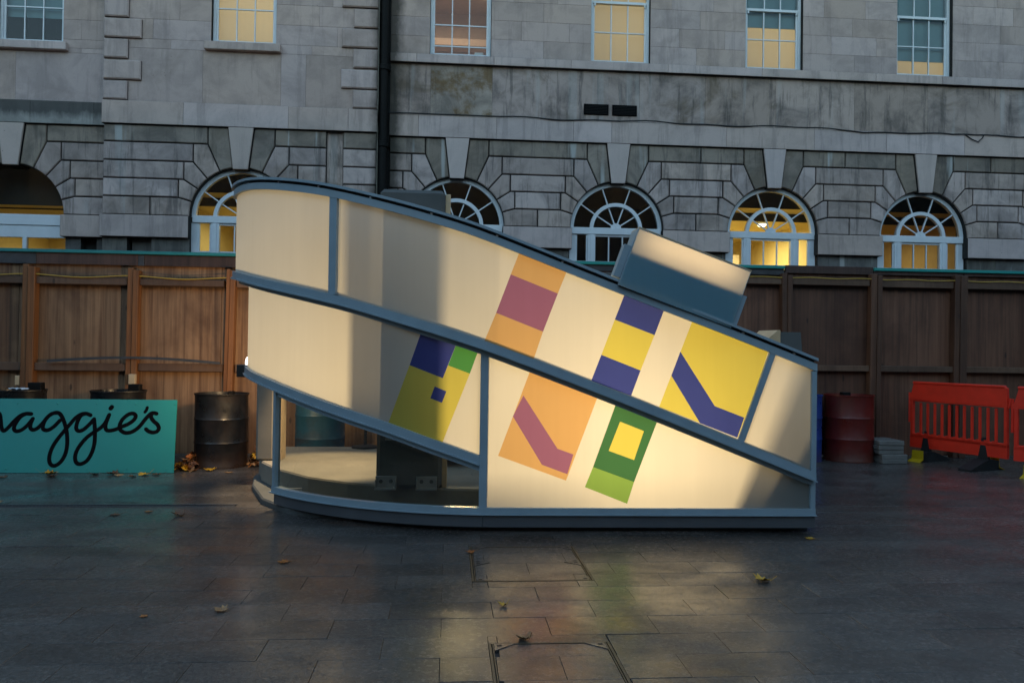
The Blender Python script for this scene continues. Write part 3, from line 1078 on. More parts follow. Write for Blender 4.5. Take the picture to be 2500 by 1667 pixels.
def sash_window(cx, yw, z0, bars, meet, ztop=9.6):
    yf = yw + 0.10
    w = MB()
    f = 0.055
    w.box(cx - WW + 0.002, cx - WW + f, yf, yf + 0.12, z0, ztop, 0.005)
    w.box(cx + WW - f, cx + WW - 0.002, yf, yf + 0.12, z0, ztop, 0.005)
    w.box(cx - WW + f, cx + WW - f, yf + 0.01, yf + 0.10, z0, z0 + 0.095, 0.006)
    win = w.build('sash_window', M['white_paint'], bld)
    xl, xr = cx - WW + f, cx + WW - f
    s = MB()
    s.box(xl, xl + 0.035, yf + 0.04, yf + 0.075, z0 + 0.095, meet if meet else ztop)
    s.box(xr - 0.035, xr, yf + 0.04, yf + 0.075, z0 + 0.095, meet if meet else ztop)
    if meet:
        s.box(xl, xr, yf + 0.0, yf + 0.08, meet, meet + 0.05)
        for x in (xl + 0.02, xr - 0.05):
            s.box(x, x + 0.03, yf + 0.002, yf + 0.03, meet - 0.05, meet)
    s.build('sash', M['white_paint'], win)
    cols = [xl + 0.035 + (xr - xl - 0.07) * k / 3 for k in range(4)]
    for x in cols[1:3]:
        g = MB()
        bar(g, (x, z0 + 0.09), (x, meet or ztop), 0.022, yf + 0.035, yf + 0.07)
        if meet:
            bar(g, (x, meet + 0.05), (x, ztop), 0.022, yf + 0.012, yf + 0.045)
        g.build('glazing_bar', M['white_paint'], win)
    for zb in bars:
        g = MB()
        up = bool(meet and zb > meet)
        bar(g, (xl, zb), (xr, zb), 0.022, yf + (0.014 if up else 0.037), yf + (0.043 if up else 0.068))
        g.build('glazing_bar', M['white_paint'], win)
    zz = [z0 + 0.095] + sorted(bars + ([meet + 0.025] if meet else [])) + [ztop]
    for za, zb in zip(zz, zz[1:]):
        up = bool(meet and za > meet)
        for xa, xb in zip(cols, cols[1:]):
            rect_pane(xa + 0.01, xb - 0.01, za + 0.01, zb - 0.01, yf + (0.028 if up else 0.052), win)
    return win


sash_window(WINS[0], WY, ZW, [7.287, 7.70, 8.27, 8.9], None)
sash_window(WINS[1], WY, ZW, [7.70, 8.90], 8.26)
sash_window(WINS[2], WY, ZW, [7.70, 8.90], 8.26)
sash_window(WINS[3], WY, ZW, [7.70, 8.90], 8.26)
for cx in WINS[4:]:
    sash_window(cx, WY, ZW, [7.70, 8.90], 8.26)
sash_window(CW, CY, ZW - 0.015, [7.73, 8.9], 8.27)
sash_window(LW, WY, 6.965, [7.675, 8.9], 8.27)


# --- rooms behind the windows
def room(x0, x1, y0, y1, z0, z1, mat, name='room'):
    v = [(x, y, z) for x in (x0, x1) for y in (y0, y1) for z in (z0, z1)]
    f = [(0, 1, 3, 2), (4, 6, 7, 5), (2, 3, 7, 6), (0, 2, 6, 4), (1, 5, 7, 3)]
    return mesh(name, v, f, mat, bld)


def ceiling_lamp(x, y, z, parent, r=0.10):
    lm = MB()
    lm.lathe([(0.001, z), (r * 0.6, z), (r, z - 0.02), (r, z - 0.06), (r * 0.7, z - 0.08)], 16, x, y)
    o = lm.build('ceiling_lamp', M['white_paint'], parent)
    d = MB()
    d.lathe([(r * 0.95, z - 0.062), (r * 0.9, z - 0.10), (r * 0.5, z - 0.125), (0.001, z - 0.13)], 16, x, y)
    d.build('lens', M['lamp_lens'], o)
    return o


Y0 = WY + 0.42
WARM = (1.0, 0.84, 0.50)
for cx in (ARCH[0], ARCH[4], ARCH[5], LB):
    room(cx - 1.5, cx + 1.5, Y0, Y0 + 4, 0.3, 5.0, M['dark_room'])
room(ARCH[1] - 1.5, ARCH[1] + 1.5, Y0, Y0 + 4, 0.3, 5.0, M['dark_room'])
for cx, mt, pw in ((ARCH[2], M['warm_wall'], 24.0), (ARCH[3], M['amber_wall'], 5.5), (CA, M['warm_wall'], 8.0)):
    room(cx - 1.55, cx + 1.55, Y0, Y0 + 5.0, 0.3, 4.36, mt)
    bh = MB()
    bh.box(cx - 1.5, cx + 1.5, Y0 + 0.55, Y0 + 0.62, 4.20, 5.2)
    bh.box(cx - 1.5, cx + 1.5, Y0 - 0.01, Y0 + 0.55, 4.9, 4.95)
    bh.build('bulkhead', M['bulkhead'], bld)
    if cx == ARCH[2]:
        lp = [ceiling_lamp(cx - 0.25, Y0 + 2.2, 4.36, bld), ceiling_lamp(cx + 0.55, Y0 + 1.5, 4.36, bld), ceiling_lamp(cx + 0.30, Y0 + 3.4, 4.36, bld)]
        cb = MB()
        cb.box(cx + 0.15, cx + 0.95, Y0 + 3.9, Y0 + 4.5, 0.3, 3.9)
        cb.build('cupboard', M['cream_wall'], bld)
    else:
        lp = [ceiling_lamp(cx + 0.9, Y0 + 3.6, 4.36, bld)]
    area_light('room_light', (cx, Y0 + 2.4, 4.2), (0, 0, 0), 1.6, pw, WARM, lp[0], 1.6)
room(LA - 1.5, LA + 1.6, Y0, Y0 + 4, 0.3, 4.02, M['warm_wall'])
bh = MB()
bh.box(LA - 1.5, LA + 1.6, Y0 + 0.3, Y0 + 0.36, 4.0, 5.2)
bh.build('bulkhead', M['bulkhead'], bld)
lp = ceiling_lamp(LA + 0.3, Y0 + 3.0, 4.02, bld)
area_light('room_light', (LA + 0.2, Y0 + 2.6, 3.9), (0, 0, 0), 1.4, 5.0, WARM, lp, 1.4)

# upstairs: rooms with a lamp, a drawn blind or a clear view of the ceiling
for cx, yw, kind, pw in ((WINS[0], WY, 'open', 6.0), (WINS[1], WY, 'blind', 9.0), (WINS[2], WY, 'half', 10.0), (WINS[3], WY, 'low', 9.0), (CW, CY, 'blind', 13.0), (LW, WY, 'dark', 0.0), (WINS[4], WY, 'dark', 0.0), (WINS[5], WY, 'dark', 0.0)):
    ya = WY + 0.42
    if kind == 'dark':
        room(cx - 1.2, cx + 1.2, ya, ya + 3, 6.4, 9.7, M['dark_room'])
        bl = MB()
        bl.box(cx - 0.55, cx + 0.55, yw + 0.25, yw + 0.256, 7.52, 9.6)
        bl.build('roller_blind', M['blind_teal'], bld)
        continue
    rm = room(cx - 1.2, cx + 1.2, ya, ya + 3.4, 6.4, 9.5, M['tan_wall'] if kind == 'open' else M['cream_wall'])
    lp = ceiling_lamp(cx + (0.55 if kind == 'open' else 0.0), ya + 2.2, 9.5, bld)
    if kind == 'open':
        area_light('room_light', (cx - 0.3, ya + 1.6, 9.3), (0, 0, 0), 1.0, pw, (1.0, 0.74, 0.50), lp, 1.0)
        hb = MB()
        hb.box(cx - 1.15, cx + 1.15, ya + 2.9, ya + 3.3, 8.55, 8.72, 0.01)
        hb.build('picture_rail', M['tan_wall'], bld)
        vt = MB()
        for k in range(9):
            vt.box(cx - 0.08 + k * 0.05, cx - 0.055 + k * 0.05, ya + 1.4, ya + 1.85, 9.47, 9.495)
        vt.build('ceiling_vent', M['bulkhead'], bld)
        cl = MB()
        cl.box(cx + 0.36, cx + 0.47, ya + 1.3, ya + 1.9, 9.45, 9.49)
        cl.build('strip_light', M['lamp_white'], bld)
        ds = MB()
        ds.box(cx - 0.55, cx + 0.55, ya + 0.0, ya + 0.55, 7.15, 7.24, 0.005)
        ds.box(cx + 0.28, cx + 0.46, ya + 0.02, ya + 0.1, 7.242, 7.31, 0.01)
        ds.build('desk', M['white_paint'], bld)
    else:
        area_light('room_light', (cx + 0.25, ya + 1.5, 7.9), (R(-90), 0, 0), 1.2, pw * 0.42, (1.0, 0.82, 0.52), lp, 1.6)
        sh = MB()
        sh.add([(cx - 0.6, yw + 0.29, 6.9), (cx + 0.6, yw + 0.29, 6.9), (cx + 0.6, yw + 0.29, 9.6), (cx - 0.6, yw + 0.29, 9.6)], [(0, 1, 2, 3)])
        sh.build('drawn_blind', M['blind_warm'], bld)
        if kind in ('half', 'low'):
            z0 = 8.0 if kind == 'half' else 7.46
            bl = MB()
            bl.box(cx - 0.57, cx + 0.57, yw + 0.24, yw + 0.246, z0, 9.6)
            bl.box(cx - 0.57, cx + 0.57, yw + 0.236, yw + 0.250, z0 - 0.02, z0)
            bl.build('roller_blind', M['blind_teal'], bld)

# wall vents
for x0, x1 in ((2.553, 3.04), (3.113, 3.603)):
    vb = MB()
    vb.box(x0, x1, WY - 0.025, WY + 0.02, 6.015, 6.222, 0.004)
    v_o = vb.build('wall_vent', M['vent_black'], bld)
    for k in range(6):
        s = MB()
        s.box(x0 + 0.03, x1 - 0.03, WY - 0.034, WY - 0.026, 6.035 + k * 0.03, 6.048 + k * 0.03)
        s.build('slat', M['black_iron'], v_o)

# rainwater pipe between the two faces of the building
pipe = empty('rainwater_pipe', (-1.30, WY - 0.16, 0))
tag(pipe, 'thick black cast iron rainwater pipe running down the stone building', 'pipe')
pm = MB()
pm.tube([(-1.315, WY - 0.14, 0.0), (-1.315, WY - 0.14, 9.65)], 0.085, 14)
auto_smooth(pm.build('pipe_shaft', M['black_iron'], pipe))
for z in (3.3, 5.2, 6.66, 8.4):
    c = MB()
    c.lathe([(0.086, z), (0.108, z + 0.01), (0.108, z + 0.10), (0.086, z + 0.11)], 14, -1.315, WY - 0.14)
    c.box(-1.44, -1.19, WY - 0.10, WY - 0.02, z + 0.03, z + 0.08)
    c.build('collar', M['black_iron'], pipe)
ck = MB()
ck.box(-1.414, -1.202, WY - 0.02, WY + 0.3, 0, 9.65)
ck.build('backing_strip', M['black_iron'], pipe)
lc = MB()
lc.tube([(-1.40, CY - 0.045, 0.0), (-1.405, CY - 0.045, 5.3), (-1.40, CY - 0.12, 5.45), (-1.40, CY - 0.12, 5.95), (-1.405, CY - 0.045, 6.1), (-1.40, CY - 0.045, 9.65)], 0.013, 6)
lt = lc.build('conductor_strip', plain('lead', (0.10, 0.09, 0.07), 0.6), None)
tag(lt, 'thin pale conductor cable fixed beside the black rainwater pipe', 'cable')
# loose cable lying along the top of the plat band
pts = []
for i in range(61):
    x = XR0 + (12.9 - XR0) * i / 60
    sag = 0.0 if x < 1 else 0.018 * math.sin(x * 2.1) + 0.012 * math.sin(x * 5.3) - (0.03 if 8 < x < 10.2 else 0)
    pts.append((x, WY - 0.075 - 0.004 * math.sin(x * 7), ZB1 + 0.012 + sag * 0.9))
cb = MB()
cb.tube(pts, 0.013, 6)
cb.tube([(10.35, WY - 0.075, ZB1 - 0.005), (10.5, WY - 0.085, ZB1 - 0.10), (10.62, WY - 0.085, ZB1 - 0.14), (10.72, WY - 0.08, ZB1 - 0.05), (10.75, WY - 0.075, ZB1 + 0.01)], 0.011, 6)
tag(cb.build('wall_cable', M['black_cable']), 'thin black cable sagging along the pale stone band of the building', 'cable')
# ------------------------------------------------------------------ the timber hoarding
FY = 10.3
fence = empty('hoarding_fence', (0, FY, 0))
tag(fence, 'tall brown plywood hoarding with timber posts and rails', 'fence')
seams = [-12.92, -11.67, -10.42, -9.17, -7.92, -6.68, -5.43, -4.182, -2.935, -1.69, -0.44, 0.81, 2.05, 3.30, 4.55, 5.80, 7.05, 8.30, 9.55, 10.80, 12.05, 13.30, 14.55]
for a, b in zip(seams, seams[1:]):
    p = MB()
    p.box(a + 0.002, b - 0.002, FY + random.uniform(0, 0.006), FY + 0.022, 0.02, 2.55, 0.002)
    p.build('plywood_panel', M['ply' if a < 0 else 'ply_dark'], fence)
for (a, b, zt, z0) in ((-11.62, -11.47, 2.39, 0.0), (-10.37, -10.22, 2.39, 0.0), (-9.12, -8.97, 2.39, 0.0), (-7.87, -7.72, 2.39, 0.0), (9.45, 9.6, 2.5, 0.0), (10.7, 10.85, 2.5, 0.0), (11.95, 12.1, 2.5, 0.0), (13.2, 13.35, 2.5, 0.0), (-6.62, -6.47, 2.39, 0.0), (-5.335, -5.18, 2.395, 0.0), (-4.07, -3.93, 2.375, 0.0), (-2.862, -2.745, 2.385, 0.0), (-1.63, -1.50, 2.39, 0.0), (-0.40, -0.27, 2.39, 0.0), (0.84, 0.97, 2.4, 0.0),
                       (2.05, 2.18, 2.45, 0.0), (3.27, 3.40, 2.48, 0.0), (4.482, 4.622, 2.49, 0.0), (5.72, 5.868, 2.505, 0.0), (6.92, 7.095, 2.51, 0.0), (8.12, 8.27, 2.51, 0.0)):
    m2 = a + (b - a) * random.uniform(0.42, 0.58)
    p = MB()
    lean = random.uniform(-0.015, 0.015)
    p.box(a, m2 - 0.001, FY - 0.125, FY - 0.015, z0, zt, 0.006)
    po = p.build('post', M['timber' if a < 0 else 'timber_dark'], fence)
    po.rotation_euler = (0, lean, 0)
    p = MB()
    p.box(m2, b, FY - 0.14, FY - 0.015, z0, zt - random.uniform(0.0, 0.03), 0.006)
    po = p.build('post', M['timber' if a < 0 else 'timber_dark'], fence)
    po.rotation_euler = (0, lean, 0)
px = [-12.8, -11.545, -10.295, -9.045, -7.795, -6.545, -5.258, -4.0, -2.803, -1.565, -0.335, 0.905, 2.115, 3.335, 4.552, 5.794, 7.0, 8.195, 9.525, 10.775, 12.025, 13.275, 14.5]
for i, (a, b) in enumerate(zip(px, px[1:])):
    u0, u1, l0, l1 = (2.155, 2.245, 1.065, 1.168) if i < 12 else (2.335, 2.42, 1.172, 1.256)
    for z0, z1 in ((u0, u1), (l0, l1)):
        p = MB()
        p.box(a + 0.078, b - 0.078, FY - 0.10, FY - 0.008, z0 + random.uniform(-.008, .008), z1 + random.uniform(-.006, .006), 0.004)
        p.build('rail', M['rail_timber'], fence)
for (a, b, z0, z1, mt) in ((-12.9, -5.212, 2.408, 2.553, 'header_grey'), (-5.208, -3.972, 2.41, 2.552, 'header'), (-3.968, -3.892, 2.408, 2.55, 'header_grey'), (-3.888, -2.70, 2.41, 2.55, 'header'), (-2.69, 1.0, 2.41, 2.552, 'header'),
                           (1.01, 4.53, 2.47, 2.56, 'header_grey'), (4.55, 5.795, 2.50, 2.605, 'header'), (5.81, 7.1, 2.50, 2.552, 'header'), (7.11, 14.5, 2.505, 2.55, 'header')):
    p = MB()
    p.box(a, b, FY - 0.045, FY - 0.004, z0, z1, 0.003)
    p.build('header_board', M[mt], fence)
for (a, b) in ((-12.9, -1.2), (-1.195, 4.53), (5.80, 14.5)):
    p = MB()
    p.box(a, b, FY - 0.075, FY + 0.05, 2.554, 2.594, 0.003)
    p.build('capping', M['teal_dark'] if a < -5 else M['teal'], fence)
# bowed batten lying on the lower rail, offcuts nailed to the posts
p = MB()
for i in range(12):
    x0, x1 = -5.0 + 2.1 * i / 12, -5.0 + 2.1 * (i + 1) / 12

    def zb(x):
        return 1.17 + 0.055 * math.sin(math.pi * (x + 5.0) / 2.1)
    p.add([(x0, FY - 0.16, zb(x0)), (x1, FY - 0.16, zb(x1)), (x1, FY - 0.16, zb(x1) + 0.03), (x0, FY - 0.16, zb(x0) + 0.03),
           (x0, FY - 0.13, zb(x0)), (x1, FY - 0.13, zb(x1)), (x1, FY - 0.13, zb(x1) + 0.03), (x0, FY - 0.13, zb(x0) + 0.03)],
          [(0, 1, 2, 3), (7, 6, 5, 4), (3, 2, 6, 7), (4, 5, 1, 0)])
p.build('batten', M['header_grey'], fence)
p = MB()
p.box(-4.0, -3.918, FY - 0.20, FY - 0.145, 0.91, 1.035, 0.005)
p.build('offcut', M['bamboo'], fence)
p = MB()
p.box(-5.40, -5.345, FY - 0.12, FY - 0.03, 0.88, 1.0, 0.005)
p.build('offcut', M['bamboo'], fence)
# yellow cable strung along the upper rail
cab = MB()
pts = []
for i in range(70):
    x = -8.0 + 9.0 * i / 69
    pts.append((x, FY - 0.115, 2.258 + 0.016 * math.cos((x + 5.26) * 2 * math.pi / 1.25)))
cab.tube(pts, 0.008, 6)
tag(cab.build('yellow_cable', M['yellow_cable']), 'yellow cable strung along the fence rail above the teal board', 'cable')
cab = MB()
pts = []
for i in range(60):
    x = 1.2 + 8.0 * i / 59
    pts.append((x, FY - 0.112, 2.432 + 0.006 * math.cos(x * 9)))
cab.tube(pts, 0.008, 6)
tag(cab.build('yellow_cable', M['yellow_cable']), 'yellow cable along the dark fence above the red drum and barriers', 'cable')

# ------------------------------------------------------------------ the pavilion mock-up
pav = empty('pavilion', (0.5, 7.0, 0))
tag(pav, 'glowing curved pavilion of opal panels, coloured inlays and blue steel rails', 'pavilion')
AL = -0.031
NT_ = math.hypot(1, AL)
TX, TY, NX, NY = 1 / NT_, AL / NT_, AL / NT_, -1 / NT_
TIER = {1: (0.43, 8.50, 2.62), 2: (0.50, 8.50, 2.57)}


def surf(s, z, off, tier):
    cx, cy, r_ = TIER[tier]
    if s >= 0:
        return (cx + NX * (r_ + off) + TX * s, cy + NY * (r_ + off) + TY * s, z)
    th = -s / r_
    vx, vy = NX * math.cos(th) - TX * math.sin(th), NY * math.cos(th) - TY * math.sin(th)
    return (cx + vx * (r_ + off), cy + vy * (r_ + off), z)


TOPT = [(-3.6, 2.965), (-2.9, 2.925), (-2.365, 2.872), (-1.626, 2.75), (-1.127, 2.635), (-0.277, 2.393), (0.267, 2.196), (0.945, 1.94), (1.828, 1.615), (2.48, 1.367)]
MIDT = [(-3.6, 2.16), (-3.2, 2.12), (-2.669, 2.055), (-1.351, 1.824), (-0.664, 1.645), (-0.084, 1.468), (0.724, 1.174), (1.307, 0.95), (1.888, 0.722), (2.47, 0.492)]
LOWT = [(-3.3, 1.235), (-3.08, 1.207), (-2.164, 1.096), (-1.024, 0.855), (-0.457, 0.686), (-0.12, 0.575)]


def top(s):
    return interp(TOPT, s)


def mid(s):
    return interp(MIDT, s)


def low(s):
    return interp(LOWT, s)


def steps(a, b):
    out = [a]
    n = max(2, int((min(b, 0.05) - a) / 0.07)) if a < 0.05 else 1
    if a < 0.05:
        e = min(b, 0.05)
        out += [a + (e - a) * i / n for i in range(1, n + 1)]
    if b > out[-1] + 1e-6:
        st = out[-1]
        k = max(1, int((b - st) / 0.25))
        out += [st + (b - st) * i / k for i in range(1, k + 1)]
    return out


def sweep(mb, pts, w0, w1, off0, off1, tier, vertical=False):
    n = len(pts)
    v, f = [], []
    for i, (s, z) in enumerate(pts):
        a, b = pts[max(i - 1, 0)], pts[min(i + 1, n - 1)]
        d = Vector((b[0] - a[0], b[1] - a[1])).normalized()
        nn = Vector((0, 1)) if vertical else Vector((-d.y, d.x))
        for w_, o_ in ((w0, off0), (w1, off0), (w1, off1), (w0, off1)):
            v.append(surf(s + nn.x * w_, z + nn.y * w_, o_, tier))
    for i in range(n - 1):
        for j in range(4):
            f.append((i * 4 + j, i * 4 + 4 + j, i * 4 + 4 + (j + 1) % 4, i * 4 + (j + 1) % 4))
    f += [(0, 1, 2, 3), (n * 4 - 1, n * 4 - 2, n * 4 - 3, n * 4 - 4)]
    mb.add(v, f)


def rail_along(fn, a, b):
    return [(s, fn(s)) for s in steps(a, b)]


SL1, SR1 = -3.42, 2.475
SL2, SR2 = -3.12, 2.425
r1 = MB()
sweep(r1, rail_along(top, SL1, SR1), -0.022, 0.0, -0.02, 0.050, 1, True)
r1.build('cap_rail', M['steel_blue'], pav)
g1 = MB()
sweep(g1, rail_along(top, SL1, SR1 - 0.01), -0.044, -0.0225, -0.03, -0.004, 1, True)
g1.build('shadow_gap', M['rubber'], pav)
f1 = MB()
sweep(f1, rail_along(top, SL1, SR1), -0.102, -0.0445, -0.035, 0.030, 1, True)
f1.build('top_rail', M['steel_blue'], pav)
for s in (-2.6, -2.0, -1.5, -1.0, -0.5, 0.0, 0.5, 1.9, 2.3):
    b_ = MB()
    p0, p1 = surf(s, top(s) - 0.033, -0.005, 1), surf(s, top(s) - 0.033, 0.014, 1)
    b_.tube([p0, p1], 0.010, 6)
    b_.build('bolt', M['bolt'], pav)
m1 = MB()
sweep(m1, rail_along(mid, SL1, SR1), -0.058, 0.0, -0.035, 0.030, 1, True)
m1.build('middle_rail', M['steel_blue'], pav)
m2 = MB()
sweep(m2, rail_along(mid, SL1 + 0.01, SR1 + 0.004), -0.072, -0.0585, -0.06, 0.046, 1, True)
m2.build('drip_ledge', M['steel_blue'], pav)
m3 = MB()
sweep(m3, rail_along(mid, SL2, SR1 - 0.01), -0.112, -0.0725, -0.085, -0.022, 1, True)
m3.build('middle_rail', M['steel_blue'], pav)
l1 = MB()
sweep(l1, rail_along(low, SL2, -0.18), -0.062, 0.0, -0.035, 0.028, 2, True)
l1.build('lower_rail', M['steel_blue'], pav)
l2 = MB()
sweep(l2, rail_along(low, SL2, -0.18), -0.074, -0.0625, -0.05, 0.042, 2, True)
l2.build('drip_ledge', M['steel_blue'], pav)
l3 = MB()
sweep(l3, rail_along(low, -2.19, -0.18), -0.118, -0.0745, -0.06, 0.004, 2, True)
l3.build('lower_rail', M['steel_blue'], pav)
b1 = MB()
sweep(b1, [(s, 0.0) for s in steps(-2.19, SR2)], 0.158, 0.202, -0.035, 0.030, 2, True)
b1.build('bottom_rail', M['steel_blue'], pav)
b2 = MB()
sweep(b2, [(s, 0.0) for s in steps(-2.21, SR2 + 0.006)], 0.148, 0.1575, -0.04, 0.042, 2, True)
b2.build('drip_ledge', M['steel_blue'], pav)
for a, b in ((-2.16, -0.152), (-0.149, SR2)):
    b3 = MB()
    sweep(b3, [(s, 0.0) for s in steps(a, b)], 0.055, 0.1475, -0.05, 0.020, 2, True)
    b3.build('plinth', M['steel_dark'], pav)
sk = MB()
sweep(sk, [(s, 0.0) for s in steps(-2.16, SR2)], 0.0005, 0.054, -0.13, -0.115, 2, True)
sk.build('light_stop_skirt', M['rubber'], pav)  # black strip added to stop lamp light leaking under the plinth
for (sa, sb, za, zb_, tier, o0, o1) in ((-1.335, -1.335, mid(-1.335) - 0.001, top(-1.335) - 0.09, 1, -0.03, 0.026), (-0.149, -0.149, 0.19, mid(-0.149) - 0.11, 2, -0.034, 0.027),
                                        (1.885, 2.128, mid(1.885) - 0.006, top(2.128) - 0.098, 1, -0.03, 0.026), (SR1 - 0.02, SR1 - 0.02, mid(SR1) - 0.05, top(SR1) - 0.10, 1, -0.034, 0.028),
                                        (SR2 - 0.02, SR2 - 0.02, 0.2, mid(SR2) - 0.05, 2, -0.034, 0.026), (-2.172, -2.172, 0.2, low(-2.172) - 0.05, 2, -0.03, 0.024)):
    mb = MB()
    wd = 0.036 if sa == -1.335 else (0.030 if sa == -0.149 else (0.024 if sa == 1.885 else 0.019))
    sweep(mb, [(sa, za), ((sa + sb) / 2, (za + zb_) / 2), (sb, zb_)], -wd, wd, o0, o1, tier)
    mb.build('mullion', M['steel_blue'], pav)


def cut_panel(name, s0, s1, fb, ft, tier, films, off=0.0, slant=None):
    """an opal sheet cut from a curved strip; coloured pieces are inlaid in it edge to edge"""
    bm = bmesh.new()
    ss = steps(s0, s1)
    prev = None
    for s in ss:
        cur = (bm.verts.new((s, fb(s), 0)), bm.verts.new((s, ft(s), 0)))
        if prev:
            bm.faces.new((prev[0], cur[0], cur[1], prev[1]))
        prev = cur
    lines = []
    for poly, _ in films:
        for i in range(len(poly)):
            lines.append((poly[i - 1], poly[i]))
    if slant:
        lines.append(slant[0])
    for p, q in lines:
        d = Vector((q[0] - p[0], q[1] - p[1], 0)).normalized()
        bmesh.ops.bisect_plane(bm, geom=bm.verts[:] + bm.edges[:] + bm.faces[:], dist=1e-6, plane_co=(p[0], p[1], 0), plane_no=(-d.y, d.x, 0))

    def inside(c, poly):
        k = False
        for i in range(len(poly)):
            (x1, y1), (x2, y2) = poly[i - 1], poly[i]
            if (y1 > c.y) != (y2 > c.y) and c.x < (x2 - x1) * (c.y - y1) / (y2 - y1) + x1:
                k = not k
        return k
    bins = {}
    for fc in bm.faces:
        c = fc.calc_center_median()
        if slant:
            (p, q), keep = slant
            side = (q[0] - p[0]) * (c.y - p[1]) - (q[1] - p[1]) * (c.x - p[0])
            if side * keep < 0:
                continue
        key = -1
        for i, (poly, _) in enumerate(films):
            if inside(c, poly):
                key = i
        bins.setdefault(key, []).append([tuple(v.co) for v in fc.verts])
    bm.free()

    def build(nm, faces, mat, par):
        vi, v, f = {}, [], []
        for fc in faces:
            idx = []
            for p in fc:
                k = (round(p[0], 5), round(p[1], 5))
                if k not in vi:
                    vi[k] = len(v)
                    v.append(surf(p[0], p[1], off, tier))
                idx.append(vi[k])
            if len(set(idx)) >= 3:
                f.append(idx)
        return mesh(nm, v, f, mat, par, smooth=True)
    pan = build(name, bins.get(-1, []), M['opal'], pav)
    for i, (poly, mt) in enumerate(films):
        if i in bins:
            build('colour_inlay', bins[i], M[mt], pan)
    return pan


def ext(a, b, k):
    """the point beyond b on the way from a"""
    return (b[0] + (b[0] - a[0]) * k, b[1] + (b[1] - a[1]) * k)


def t_lo(s):
    return mid(s) - 0.01


def t_hi(s):
    return top(s) - 0.09


P1 = [((.171, 2.141), (.538, 2.012)), ((.108, 1.973), (.468, 1.834)), ((.001, 1.680), (.359, 1.543)), ((-.078, 1.483), (.294, 1.345))]
films1 = [([ext(P1[1][0], P1[0][0], .4), ext(P1[1][1], P1[0][1], .4), P1[1][1], P1[1][0]], 'film_orange'),
          ([P1[1][0], P1[1][1], P1[2][1], P1[2][0]], 'film_purple'),
          ([P1[2][0], P1[2][1], ext(P1[2][1], P1[3][1], .3), ext(P1[2][0], P1[3][0], .3)], 'film_orange')]
P2 = [((.980, 1.835), (1.288, 1.724)), ((.907, 1.643), (1.215, 1.529)), ((.807, 1.373), (1.110, 1.258)), ((.732, 1.176), (1.040, 1.064))]
films1 += [([P2[0][0], P2[0][1], P2[1][1], P2[1][0]], 'film_blue'), ([P2[1][0], P2[1][1], P2[2][1], P2[2][0]], 'film_yellow'), ([P2[2][0], P2[2][1], P2[3][1], P2[3][0]], 'film_blue')]
films1 += [([(1.508 + .03, 1.644 + .08), (2.115 + .03, 1.416 + .08), (1.869, .752), (1.256, .982)], 'film_yellow'),
           ([(1.416, 1.406), (1.688, .992), (1.918, .906), (1.866, .752), (1.574, .861), (1.348, 1.221)], 'film_blue')]
cut_panel('opal_panel', SL1, -1.335, t_lo, t_hi, 1, [])
SLN = ((1.885, mid(1.885)), (2.128, top(2.128)))
cut_panel('opal_panel', -1.335, 2.2, t_lo, t_hi, 1, films1, slant=(SLN, 1))
cut_panel('opal_panel', 1.80, SR1 - 0.02, t_lo, t_hi, 1, [], slant=(SLN, -1))
films2 = [([(-.738, 1.274), (-.901, .842), (-.97, .66), (-.53, .52), (-.462, .699), (-.262, 1.216), (-.431, 1.276), (-.471, 1.178)], 'film_yellow'),
          ([(-.653 + .03, 1.518 + .08), (-.373 + .03, 1.427 + .08), (-.471, 1.178), (-.738, 1.274)], 'film_blue'),
          ([(-.373 + .03, 1.427 + .08), (-.208 + .03, 1.373 + .08), (-.262, 1.216), (-.431, 1.276)], 'film_midgreen'),
          ([(-.534, 1.114), (-.441, 1.078), (-.475, .990), (-.567, 1.022)], 'film_blue')]
cut_panel('opal_panel', SL2, -0.149, lambda s: low(s) - 0.01, lambda s: mid(s) - 0.10, 2, films2)
films3 = [([(.198 + .04, 1.241 + .11), (.721 + .04, 1.05 + .11), (.485, .408), (-.038, .594)], 'film_orange'),
          ([(.150, 1.055), (.416, .651), (.540, .608), (.494, .457), (.298, .528), (.071, .895)], 'film_purple'),
          ([(.858 + .04, .987 + .11), (1.190 + .04, .874 + .11), (1.011, .400), (.692, .513)], 'film_green'),
          ([(.692, .513), (1.011, .400), (.959, .233), (.631, .359)], 'film_lightgreen'),
          ([(.897, .862), (1.083, .791), (1.009, .568), (.811, .638)], 'film_yellow')]
cut_panel('opal_panel', -0.149, SR2 - 0.02, lambda s: 0.19, lambda s: mid(s) - 0.10, 2, films3)
